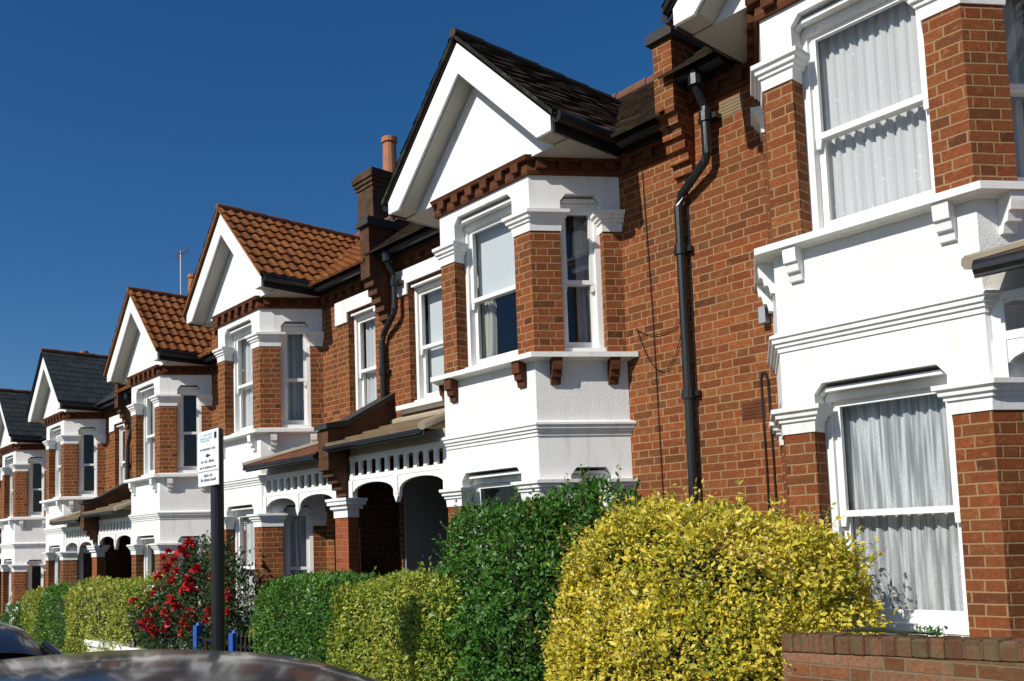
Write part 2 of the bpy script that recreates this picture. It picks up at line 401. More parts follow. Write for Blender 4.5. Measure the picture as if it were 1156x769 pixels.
def wall_grid(mb, xs, zs, solid, y0, y1):
    nx, nz = len(xs) - 1, len(zs) - 1
    S_ = lambda i, k: 0 <= i < nx and 0 <= k < nz and solid((xs[i] + xs[i + 1]) / 2, (zs[k] + zs[k + 1]) / 2)
    for i in range(nx):
        for k in range(nz):
            if not S_(i, k): continue
            a, b, c, d = xs[i], xs[i + 1], zs[k], zs[k + 1]
            mb.poly([(a, y0, c), (b, y0, c), (b, y0, d), (a, y0, d)]); mb.poly([(b, y1, c), (a, y1, c), (a, y1, d), (b, y1, d)])
            if not S_(i - 1, k): mb.poly([(a, y1, c), (a, y0, c), (a, y0, d), (a, y1, d)])
            if not S_(i + 1, k): mb.poly([(b, y0, c), (b, y1, c), (b, y1, d), (b, y0, d)])
            if not S_(i, k - 1): mb.poly([(a, y0, c), (a, y1, c), (b, y1, c), (b, y0, c)])
            if not S_(i, k + 1): mb.poly([(a, y0, d), (b, y0, d), (b, y1, d), (a, y1, d)])

def stepped_roof(mb, uvs, A, B, C, D, kindof):
    """tiled slope: A-B is the ridge line, D-C the eave line below it (A above D)"""
    A, B, C, D = map(Vector, (A, B, C, D)); n = ((B - A).cross(D - A)).normalized()
    if n.z < 0: n = -n
    width = (B - A).length; length = (D - A).length
    gauge = {'pantile': .251, 'plaintile': .11, 'slate': .20, 'redplain': .11, 'tan': .3}[kindof]
    step = {'pantile': .026, 'plaintile': .014, 'slate': .007, 'redplain': .014, 'tan': .03}[kindof]
    rows = max(1, round(length / gauge)); cols = max(2, round(width / (.0283 if kindof == 'pantile' else .17)))
    jit = RNG.normal(0, .0045 if kindof == 'plaintile' else .0015, (rows + 1, cols + 1))
    for r in range(rows):
        i = len(mb.v)
        for c in range(cols + 1):
            u = c / cols; x = u * width
            if kindof == 'pantile':
                ph = (x / .17) % 1.0; wv = .018 * max(0.0, math.sin(ph * 2 * math.pi)) ** .8 if ph < .5 else -.008
            else: wv = jit[r][c]
            for v, h in ((r / rows, 0.0), ((r + 1) / rows, step), ((r + 1) / rows, -.012)):
                p = A + (B - A) * u * (1 - v) + (C - D) * u * v + (D - A) * v
                p = p + n * (h + (wv if h >= 0 else wv * .2)); mb.v.append(tuple(p)); uvs.append((x, (r + min(.98, (v * rows - r))) * gauge + .0005))
        for c in range(cols):
            a = i + c * 3
            mb.f.append((a, a + 1, a + 4, a + 3)); mb.f.append((a + 1, a + 2, a + 5, a + 4))

HX = [-2.813, -6.634, -12.091, -15.784, -21.264, -25.364, -30.85, -34.6]
HDZ = [0.0, -.335, -.405, -.762, -.843, -1.132, -1.21, -1.54]
FAR, NEAR = 2.73, 1.90
BOUND = [HX[0] + FAR] + [(a + b) / 2 for a, b in zip(HX, HX[1:])] + [HX[-1] - FAR]
PWIN = {1: (1.55, 2.25), 2: (1.83, 2.47), 4: (1.76, 2.36)}   # the window over the porch differs from house to house
HS = [1, -1, 1, -1, 1, -1, 1, -1]          # porch side

def make_house(k, label, roofmat, bracketmat, main_roof):
    s = HS[k]; X0, Z0 = HX[k], HDZ[k]; xa, xb = BOUND[k + 1] - X0, BOUND[k] - X0
    house = empty('terraced_house', (X0, S, Z0), label, 'house', 'terraced houses along the street')
    B = lambda mb, nm, mt, par=house, **q: mb.build(nm, mt, par, H, **q)
    zg = gz(X0) - Z0 - H - .5               # below ground
    sx = lambda a, b: (min(s * a, s * b), max(s * a, s * b))
    # ---- front wall with its openings
    pr_ = PWIN.get(k, (1.75, 2.42)); pw = sx(*pr_); po = sx(1.36, 2.50)
    xs = sorted({xa, xb, -1.09, 1.09, pw[0], pw[1], po[0], po[1]}); zs = sorted({zg, -1.62, 1.30, -.0, 2.13, 3.72, 4.02, 4.16, 1.55, 1.38})
    def solid(x, z):
        if -1.09 < x < 1.09 and z < 4.02: return False
        if pw[0] < x < pw[1] and 2.13 < z < 3.72: return False
        if po[0] < x < po[1] and -1.62 < z < 1.30: return False
        return True
    m = M(); wall_grid(m, xs, zs, solid, P, P + .3); B(m, 'front_wall', 'brick', recalc=False)
    # ---- shell: side walls, back, floors, rooms
    m = M()
    m.box(xa + .003, xa + .2, P + .303, 9, zg, 4.6); m.box(xb - .2, xb - .003, P + .303, 9, zg, 4.6); m.box(xa + .203, xb - .203, 8.8, 9, zg, 4.6)
    B(m, 'house_shell', 'brick2')
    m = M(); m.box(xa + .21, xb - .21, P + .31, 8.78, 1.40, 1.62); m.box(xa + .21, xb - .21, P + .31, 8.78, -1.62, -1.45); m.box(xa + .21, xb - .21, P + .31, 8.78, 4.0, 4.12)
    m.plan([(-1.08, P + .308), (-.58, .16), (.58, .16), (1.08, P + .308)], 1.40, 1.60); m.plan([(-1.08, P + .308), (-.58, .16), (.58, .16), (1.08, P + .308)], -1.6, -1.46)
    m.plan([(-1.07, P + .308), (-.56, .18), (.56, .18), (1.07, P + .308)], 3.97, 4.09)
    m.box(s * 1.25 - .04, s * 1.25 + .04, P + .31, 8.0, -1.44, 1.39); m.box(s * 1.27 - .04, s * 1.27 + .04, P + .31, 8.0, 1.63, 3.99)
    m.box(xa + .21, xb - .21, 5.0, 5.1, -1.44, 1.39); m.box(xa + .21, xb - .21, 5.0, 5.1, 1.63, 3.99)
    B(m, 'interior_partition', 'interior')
    # ---- bay: plinth, piers, capitals
    m = M(); m.plan([(-XF - CX - .02, P + .04), FL, FR, (XF + CX + .02, P + .04)], zg, -.80); B(m, 'bay_plinth', 'brick')
    sill = [(-.2, -.80), (.05, -.80), (.10, -.785), (.10, -.735), (.02, -.705), (-.2, -.70)]
    m = M(); m.sweep(BAY, sill); B(m, 'bay_sill', 'stucco')
    corner = [(OW, .24), (OW, 0), FR, cant(T0), cin(T0, .22)]; wallp = [cin(T1, .22), cant(T1), cant(1.05), cin(1.05, .22)]
    capw = [(OW, .13), (OW, 0), FR, cant(T0), cin(T0, .12)]; capw2 = [cin(T1, .12), cant(T1), cant(1.02)]
    for za, zb, capz in ((-.70, .720, .918), (2.14, 3.385, 3.592)):
        hcap = capz - zb
        prof = [(-.06, zb), (.010, zb), (.018, zb + hcap * .42), (.034, zb + hcap * .44), (.036, zb + hcap * .56), (.056, zb + hcap * .60), (.060, zb + hcap * .74), (.082, zb + hcap * .80), (.085, zb + hcap * .96), (.0, zb + hcap), (-.06, zb + hcap)]
        for poly, path in ((corner, capw), (mir(corner), mir(capw)), (wallp, capw2), (mir(wallp), mir(capw2))):
            m = M(); m.plan(poly, za, zb); pier = B(m, 'bay_pier', 'brick')
            m = M(); m.sweep(path, prof); m.plan([(x, y) for x, y in poly], zb + .001, capz - .001)
            B(m, 'pier_capital', 'stucco', pier)
    # ---- white friezes with shouldered window heads
    def frieze(z0, z1, ztf, ztc, name):
        m = M()
        def piece(F, L, a, b, zt):
            c = .075; d0, d1 = 0.0, .24
            local_prism(m, F, [(0, z0), (a, z0), (a, z1), (0, z1)], d0, d1); local_prism(m, F, [(b, z0), (L, z0), (L, z1), (b, z1)], d0, d1)
            local_prism(m, F, [(a, zt - c), (a + c * .8, zt), (b - c * .8, zt), (b, zt - c), (b, z1), (a, z1)], d0, d1)
        piece(frame3(FL, (1, 0)), 2 * XF, XF - OW + .015, XF + OW - .015, ztf)
        piece(frame3(FR, (TX, TY)), CL * 1.03, CL * T0 + .012, CL * T1 - .012, ztc)
        piece(frame3((WL[0] - .013, WL[1] + .023), (TX, -TY)), CL * 1.03, CL * 1.03 - (CL * T1 - .012), CL * 1.03 - (CL * T0 + .012), ztc)
        fz = B(m, name, 'stucco')
        for F, a, b, zt in ((frame3(FL, (1, 0)), XF - OW + .02, XF + OW - .02, ztf), (frame3(FR, (TX, TY)), CL * T0 + .02, CL * T1 - .02, ztc), (frame3(WL, (TX, -TY)), CL * (1 - T1) + .02, CL * (1 - T0) - .02, ztc)):
            h = M(); c = .06
            local_prism(h, F, [(a, zt - .085), (a + .02, zt - .06), (b - .02, zt - .06), (b, zt - .085), (b, zt - .075), (b - .05, zt - .03), (a + .05, zt - .03), (a, zt - .075)], .055, .13)
            local_prism(h, F, [(a, zt - .12), (b, zt - .12), (b - .04, zt - .03), (a + .04, zt - .03)], .135, .22)
            B(h, 'hood_mould', 'stucco', fz)
        return fz
    frieze(.918, 1.345, 1.065, 1.03, 'bay_frieze'); frieze(3.592, 3.955, 3.865, 3.77, 'bay_frieze')
    # ---- string moulding, rendered panel, first floor sill on brackets
    m = M(); m.sweep(BAY, [(-.15, 1.34), (.012, 1.34), (.016, 1.375), (.030, 1.378), (.032, 1.405), (.048, 1.408), (.052, 1.44), (.066, 1.445), (.066, 1.465), (.01, 1.49), (-.15, 1.49)]); B(m, 'string_moulding', 'stucco')
    m = M(); m.sweep(BAY, [(-.2, 1.485), (.004, 1.485), (.004, 2.10), (-.2, 2.10)]); B(m, 'rendered_panel', 'pebble')
    m = M(); m.sweep(BAY, [(-.24, 2.075), (.03, 2.075), (.05, 2.088), (.135, 2.092), (.135, 2.142), (.0, 2.172), (-.24, 2.172)]); B(m, 'first_floor_sill', 'stucco')
    def bracket(F, u):
        m = M(); w = .048
        local = [(0.0, 1.84), (.035, 1.845), (.045, 1.89), (.05, 1.905), (.075, 1.91), (.085, 1.955), (.088, 1.97), (.108, 1.975), (.115, 2.03), (.115, 2.09), (0.0, 2.09)]
        m.prism([F(u - w, -d + .002, z) for d, z in local], [F(u + w, -d + .002, z) for d, z in local]); B(m, 'sill_bracket', bracketmat)
    FF = frame3(FL, (1, 0)); FRr = frame3(FR, (TX, TY)); FLl = frame3(WL, (TX, -TY))
    for u in (XF - .50, XF + .51): bracket(FF, u)
    for u in (CL * .205, CL * .83): bracket(FRr, u); bracket(FLl, CL - u)
    # ---- dentil course round the bay and along the wall
    m = M(); m.sweep(BAY, [(-.2, 3.953), (.03, 3.953), (.04, 3.99), (.03, 4.02), (.03, 4.08), (.075, 4.085), (.095, 4.125), (-.2, 4.125)])
    for F, L in ((FF, 2 * XF), (FRr, CL), (FLl, CL)):
        n = max(3, round(L / .21))
        for i in range(n): u = (i + .5) * L / n; lbox(m, F, u - .05, u + .05, -.085, -.02, 4.0, 4.086)
    B(m, 'dentil_course', 'terracotta_trim')
    for a, b in ((xa, -1.19), (1.19, xb)):
        m = M(); m.box(a + .001, b, P - .035, P + .02, 3.95, 3.985); m.box(a + .001, b, P - .03, P + .02, 3.986, 4.065); m.box(a + .001, b, P - .085, P + .02, 4.066, 4.14)
        n = max(1, round((b - a) / .22))
        for i in range(n): u = a + (i + .5) * (b - a) / n; m.box(u - .052, u + .052, P - .08, P - .028, 3.99, 4.0655)
        B(m, 'dentil_course', 'terracotta_trim')
    # ---- gable over the bay
    sl = 1.06; ap = 5.565; ex = 1.24; ze = ap - sl * ex
    for q in (-1, 1):
        m = M(); m.front([(0, ap), (q * ex, ze), (q * ex, 4.112), (q * 1.06, 4.112), (0, 5.235)], -.28, -.246); bb = B(m, 'barge_board', 'timber')
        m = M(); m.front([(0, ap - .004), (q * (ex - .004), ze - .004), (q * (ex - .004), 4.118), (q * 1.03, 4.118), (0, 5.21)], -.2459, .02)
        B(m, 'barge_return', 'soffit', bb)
        m = M(); m.front([(q * .02, 5.575), (q * (ex + .05), ze - .03), (q * (ex + .05), ze + .0), (q * .02, 5.615)], -.30, -.2815); B(m, 'verge_strip', 'ridge_dark', bb)
    m = M(); m.front([(-1.05, 4.105), (1.05, 4.105), (0, 5.23)], -.03, .10); B(m, 'tympanum', 'stucco')
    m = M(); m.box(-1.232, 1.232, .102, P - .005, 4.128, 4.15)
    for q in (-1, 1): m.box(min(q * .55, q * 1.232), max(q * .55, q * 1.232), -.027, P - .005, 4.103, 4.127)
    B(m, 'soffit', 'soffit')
    for q in (-1, 1):
        m = M(); m.box(min(q * 1.234, q * 1.258), max(q * 1.234, q * 1.258), -.24, P - .10, 4.10, 4.26)
        m.tube([(q * 1.305, -.27, 4.225), (q * 1.305, P - .06, 4.225)], .055, 10); B(m, 'gable_gutter', 'black')
    # ---- roofs
    m = M(); uvs = []
    yb = 2.62; rz = 5.665; es = 1.06; xe = 1.305
    for q in (-1, 1):
        stepped_roof(m, uvs, (0, -.335, rz), (0, yb, rz), (q * xe, yb, rz - es * xe), (q * xe, -.335, rz - es * xe), roofmat)
    i = len(m.v)
    for q in (-1, 1):
        i = len(m.v); m.v += [(0, -.33, rz - .055), (q * xe, -.33, rz - .055 - es * xe), (q * xe, yb, rz - .055 - es * xe), (0, yb, rz - .055), (0, -.33, rz - .005), (q * xe, -.33, rz - .005 - es * xe)]
        uvs += [(0, 0)] * 6; m.f += [(i, i + 1, i + 2, i + 3), (i, i + 4, i + 5, i + 1)]
    roof = m.build('gable_roof', roofmat, house, H, uvs=uvs, recalc=False)
    m = M(); n = int((yb + .34) / .42)
    for i in range(n):
        y0 = -.34 + i * (yb + .34) / n; m.tube([(0, y0, rz - .004), (0, y0 + (yb + .34) / n - .006, rz + .002)], [.052, .058], 10)
    B(m, 'ridge_tiles', 'ridge' if roofmat in ('pantile', 'slate') else 'ridge_dark', roof)
    m = M(); uvs = []; y0, z0, y1 = .44, 4.19, 2.95; ms = .75; z1 = z0 + ms * (y1 - y0)
    stepped_roof(m, uvs, (xa, y1, z1), (xb, y1, z1), (xb, y0, z0), (xa, y0, z0), main_roof)
    i = len(m.v); m.v += [(xa, y1, z1), (xb, y1, z1), (xb, 9.2, 4.6), (xa, 9.2, 4.6)]; uvs += [(0, 0), (6, 0), (6, 5), (0, 5)]; m.f.append((i, i + 1, i + 2, i + 3))
    for xx in (xa + .01, xb - .01):
        i = len(m.v); m.v += [(xx, y0 + .1, z0 - .1), (xx, y1, z1 - .02), (xx, 9.1, 4.55)]; uvs += [(0, 0)] * 3; m.f.append((i, i + 1, i + 2))
    mr = m.build('main_roof', main_roof, house, H, uvs=uvs, recalc=False)
    m = M(); n = int((xb - xa) / .45)
    for i in range(n):
        a = xa + i * (xb - xa) / n; m.tube([(a, y1, z1), (a + (xb - xa) / n - .006, y1, z1 + .004)], [.085, .092], 10)
    B(m, 'ridge_tiles', 'ridge', mr)
    for a, b in ((xa + .10, -1.34), (1.34, xb - .10)):
        m = M(); m.box(a, b, P - .13, P - .088, 4.10, 4.25); m.tube([(a, P - .20, 4.185), (b, P - .20, 4.185)], .062, 10); B(m, 'eaves_gutter', 'black')
    # ---- window beside the bay over the porch
    l0, l1 = sx(max(1.27, pr_[0] - .30), min(2.70, pr_[1] + .28))
    m = M(); m.box(l0, l1, P - .03, P + .05, 3.742, 3.935)
    m.box(l0, pw[0] - .002, P - .03, P + .05, 3.60, 3.7415) if l0 < pw[0] - .01 else None
    m.box(pw[1] + .002, l1, P - .03, P + .05, 3.60, 3.7415) if l1 > pw[1] + .01 else None
    m.box(pw[0] + .03, pw[1] - .03, P + .02, P + .09, 3.68, 3.71)
    B(m, 'window_lintel', 'stucco')
    m = M(); m.box(max(pw[0] - .2, xa + .15), min(pw[1] + .2, xb - .15), P - .10, P + .12, 2.075, 2.135); m.box(max(pw[0] - .17, xa + .17), min(pw[1] + .17, xb - .17), P - .04, P + .02, 2.03, 2.0745); B(m, 'window_sill', 'stucco')
    return house, s, xa, xb, B, zg, pw

def porch(k, house, s, B, zg, roofm):
    """lean-to porch between the bay and the party pier: fretwork screen, arches, pier, lobby"""
    sx = lambda a, b: (min(s * a, s * b), max(s * a, s * b)); X = lambda x: s * x
    x0, x1 = .70, 2.575
    m = M()
    a, b = sx(x0, x1); ym, yM = .03, .085
    m.box(a, b, ym, yM, 1.405, 1.455); m.box(a, b, ym, yM, 1.15, 1.205)
    n = 10
    for i in range(n + 1):
        u = x0 + .03 + (x1 - x0 - .06) * i / n; p, q = sx(u - .030, u + .030)
        m.box(max(a, p), min(b, q), ym + .01, yM - .01, 1.206, 1.404)
        if i < n:
            c = u + (x1 - x0 - .06) / n / 2
            pts = [(c - .06, 1.404), (c + .06, 1.404)] + [(c + .06 * math.cos(t * math.pi / 6), 1.404 - .008 - .02 * abs(math.cos(t * math.pi / 6))) for t in range(0, 7)]
            m.front([(X(px), pz) for px, pz in pts], ym + .012, yM - .012)
    xm = 1.625
    for c0, c1 in ((x0, xm), (xm, x1)):
        top = [(c0, 1.1495), (c1, 1.1495)]; cx_ = (c0 + c1) / 2; r = (c1 - c0) / 2 - .05
        arc = []
        for t in range(0, 13):
            th = math.pi * t / 12; arc.append((cx_ + r * math.cos(th), .93 + .175 * math.sin(th) ** .7))
        m.front([(X(x), z) for x, z in top + [(c1, .90), (c1 - .05, .90)] + arc[:] + [(c0 + .05, .90), (c0, .90)]], ym + .005, yM - .005)
    for u in (x0 + .03, xm, x1 - .03):
        p, q = sx(u - .04, u + .04); m.box(p, q, ym - .01, yM + .01, .86 if u != xm else .93, 1.15)
    m.front([(X(xm - .05), .93), (X(xm + .05), .93), (X(xm), .83)], ym - .005, yM + .005)
    p, q = sx(x0, x0 + .07); m.box(p, q, ym, yM, 1.2061, 1.4039)
    B(m, 'porch_fretwork', 'timber')
    # frieze board above the screen
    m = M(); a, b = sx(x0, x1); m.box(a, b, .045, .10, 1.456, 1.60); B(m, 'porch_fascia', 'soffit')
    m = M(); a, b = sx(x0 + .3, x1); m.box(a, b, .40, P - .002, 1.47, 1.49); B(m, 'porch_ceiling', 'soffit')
    # pitched roof with a hip at the bay end
    m = M(); uvs = []
    e0, e1, t0 = .73, 2.62, 1.26; yE, zE, yT, zT = -.30, 1.585, P - .004, 1.93
    stepped_roof(m, uvs, (X(t0), yT, zT), (X(e1), yT, zT), (X(e1), yE, zE), (X(e0), yE, zE), roofm)
    i = len(m.v); m.v += [(X(e0), yE, zE - .01), (X(t0), yT, zT), (X(e0 + .45), yT, zE + .06)]; uvs += [(0, 0), (.5, 1), (1, 1)]; m.f.append((i, i + 1, i + 2))
    i = len(m.v); m.v += [(X(e0), yE, zE - .04), (X(e1), yE, zE - .04), (X(e1), yT, zT - .05), (X(e0 + .45), yT, zT - .05), (X(e0), yE, zE), (X(e1), yE, zE)]; uvs += [(0, 0)] * 6
    m.f += [(i, i + 1, i + 2, i + 3), (i, i + 1, i + 5, i + 4)]
    pr = m.build('porch_roof', roofm, house, H, uvs=uvs, recalc=False)
    m = M(); a, b = sx(e0, e1); m.tube([(X(e0 + .02), yE - .02, 1.545), (X(e1), yE - .02, 1.545)], .05 if k == 0 else .028, 10); m.box(a, b, yE + .015, yE + .035, 1.50, 1.57); B(m, 'porch_gutter', 'black', pr)
    m = M(); m.tube([(X(e0 - .02), yE - .02, zE + .01), (X(t0), yT - .02, zT + .015)], .045, 8); m.tube([(X(t0), yT - .03, zT + .015), (X(e1), yT - .03, zT + .015)], .045, 8); B(m, 'porch_flashing', 'flash', pr)
    # recessed lobby behind the screen
    m = M(); a, b = sx(1.34, 2.474)
    d0, d1 = sx(2.475, 2.497); m.box(d0, d1, P + .03, 2.3, -1.60, 1.32)
    d0, d1 = sx(1.305, 1.335); m.box(d0, d1, P + .301, 2.3, -1.60, 1.32)
    m.box(a, b, 2.3, 2.34, -1.6, 1.32); m.box(a, b, P + .301, 2.3, 1.305, 1.335); m.box(a, b, .15, 2.3, -1.62, -1.47)
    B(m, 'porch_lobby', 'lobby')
    m = M(); d0, d1 = sx(FAR - .165, FAR - .148); m.box(d0, d1, .165, P - .004, -1.55, 1.36); B(m, 'porch_shade_panel', 'porch_shade')  # added dark panel, paints the porch shade onto the side wall
    m = M(); a, b = sx(1.5, 2.35); m.box(a, b, 2.25, 2.29, -1.46, .75); dr = B(m, 'front_door', 'door')
    m = M(); m.tube([(X(2.22), 2.24, -.4), (X(2.22), 2.19, -.4)], .03, 10); B(m, 'door_knob', 'chrome', dr)

def party_features(house, B, xw, zg, dzn, porchside, chimney=False, pots=3, zo=0.0):
    """brick party wall: kneeler pillar on stepped corbels, parapet up the roof, stack"""
    if True:
        m = M(); w = .10; yF = .52 if not porchside else .46
        pts = [(yF, 4.58), (yF, 3.98)]; yy = yF
        for i in range(6):
            zz = 3.98 - .105 * i; st_ = (P - .004 - yF) / 6; pts += [(yF + st_ * i, zz - .100), (yF + st_ * (i + 1), zz - .105)]
        pts += [(P - .002, 3.35), (P + .1, 3.35), (P + .1, 4.3), (1.1, 4.58)]
        pts = [(min(y, P - .002) if z < 4.0 else y, z) for y, z in pts[:-3]] + pts[-3:]
        pts = [(y, z + zo) for y, z in pts]
        m.side(pts, xw - w, xw + w); kn = B(m, 'parapet_pillar', 'brick_dark' if porchside else 'brick')
        m = M(); m.box(xw - w - .04, xw + w + .04, yF - .05, 1.05, 4.583 + zo, 4.66 + zo); m.box(xw - w - .02, xw + w + .02, yF - .02, 1.0, 4.661 + zo, 4.70 + zo); B(m, 'pillar_coping', 'coping', kn)
        m = M(); ys = [(.9, 4.35), (2.95, 5.90), (2.95, 6.25 + zo), (.9, 4.70 + zo)]; m.side(ys, xw - .10, xw + .10); pa = B(m, 'roof_parapet', 'brick_dark')
        m = M(); m.side([(y, z + zo) for y, z in ((.85, 4.705), (3.0, 6.29), (3.0, 6.34), (.85, 4.755))], xw - .125, xw + .125); B(m, 'parapet_coping', 'coping', pa)
    if porchside:
        # pier between the two porches, stepped corbel and sloping parapet over the porch roofs
        m = M(); m.box(xw - .145, xw + .145, 0.0, .16, zg, .69); m.box(xw - .14, xw + .14, .1605, P - .002, zg, 1.4); pier = B(m, 'porch_pier', 'brick2')
        m = M()
        for k2, (o, z0, z1) in enumerate(((.012, .692, .80), (.045, .801, .85), (.075, .851, .90), (.09, .901, .935))): m.box(xw - .145 - o, xw + .145 + o, -o, .16 + o, z0, z1)
        B(m, 'pier_capital', 'stucco', pier)
        m = M(); pts = [(.10, .936), (P - .002, .936), (P - .002, 2.27), (.02, 1.84), (-.26, 1.80), (-.26, 1.36)]
        for i in range(5): pts += [(-.26 + .065 * i, 1.36 - .08 * i - .075), (-.26 + .065 * (i + 1), 1.36 - .08 * i - .08)]
        m.side(pts, xw - .115, xw + .115); pp = B(m, 'porch_parapet', 'brick_dark')
        m = M(); m.side([(-.30, 1.80), (-.30, 1.87), (.02, 1.925), (P - .003, 2.345), (P - .003, 2.272), (.02, 1.845)], xw - .145, xw + .145); B(m, 'parapet_coping', 'coping', pp)
    if chimney:
        m = M(); m.box(xw - .26, xw + .26, 3.85, 5.2, 5.2, 7.90)
        for i, (o, z0, z1) in enumerate(((.025, 7.901, 7.98), (.055, 7.981, 8.06), (.085, 8.061, 8.16), (.04, 8.161, 8.25))): m.box(xw - .26 - o, xw + .26 + o, 3.85 - o, 5.2 + o, z0, z1)
        st = B(m, 'chimney_stack', 'stock')
        for i in range(pots):
            y = 4.5 + i * .42
            m = M(); m.tube([(xw, y, 8.24), (xw, y, 8.32), (xw, y, 8.34), (xw, y, 9.0), (xw, y, 9.02), (xw, y, 9.12)], [.175, .17, .15, .135, .165, .165], 14); B(m, 'chimney_pot', 'pot', st, smooth=False)

def downpipe(house, B, xp, side, zg, neck=True):
    """cast iron pipe: hopper at the gutter, swan neck past the corbels, straight drop"""
    m = M(); y = P - .075; r = .042; xo = xp + .34 * side; ym = P - .12
    if neck: pts = [(xo, P - .22, 4.14), (xo, P - .22, 4.02), (xo + .01, ym, 3.86), (xo + .01, ym, 3.42), (xo - .02, ym, 3.36), (xp + .04 * side, y, 3.16), (xp, y, 3.06), (xp, y, zg + .5)]
    else: pts = [(xp, P - .2, 4.14), (xp, P - .2, 4.0), (xp, y, 3.8), (xp, y, zg + .5)]
    m.tube(pts, r, 10); o = B(m, 'downpipe', 'black', smooth=False)
    for z in ((3.72, 2.6, 1.25, -.1) if neck else (3.0, 1.6, .3)):
        xx, yy = (xo + .01, ym) if neck and z > 3.4 else (xp, y); m = M()
        m.tube([(xx, yy, z), (xx, yy, z + .09)], .056, 10); m.box(xx - .09, xx + .09, yy + .02, P - .001, z + .02, z + .07); B(m, 'pipe_collar', 'black', o)
    if neck: m = M(); m.tube([(xo, P - .22, 4.16), (xo, P - .22, 4.03)], .07, 10); B(m, 'pipe_hopper', 'black', o)

LAB = ['nearest brick house with spotted net curtains, lace curtain below and white sill brackets',
       'brick house with dark brown tiled gable and red brick sill brackets',
       'brick house with the larger orange tiled gable, behind the clipped green hedge',
       'brick house with smaller orange tiled gable and black upper window, behind the red roses',
       'brick house with grey slate gable and narrow window over its porch, beyond the orange roofs',
       'farthest brick house with slate gable, cut by the left edge of the photo',
       'brick house beyond the left edge of the photo, its bay out of sight',
       'last brick house of the row, only its chimney pots show above a slate roof']
ROOF = ['plaintile', 'plaintile', 'pantile', 'pantile', 'slate', 'slate', 'slate', 'slate']
MAIN = ['plaintile', 'plaintile', 'pantile', 'pantile', 'slate', 'slate', 'slate', 'slate']
BRK = ['stucco', 'terracotta_trim', 'stucco', 'stucco', 'stucco', 'stucco', 'stucco', 'stucco']
PR = ['redplain', 'tan', 'redplain', 'tan', 'tan', 'tan', 'tan', 'tan']
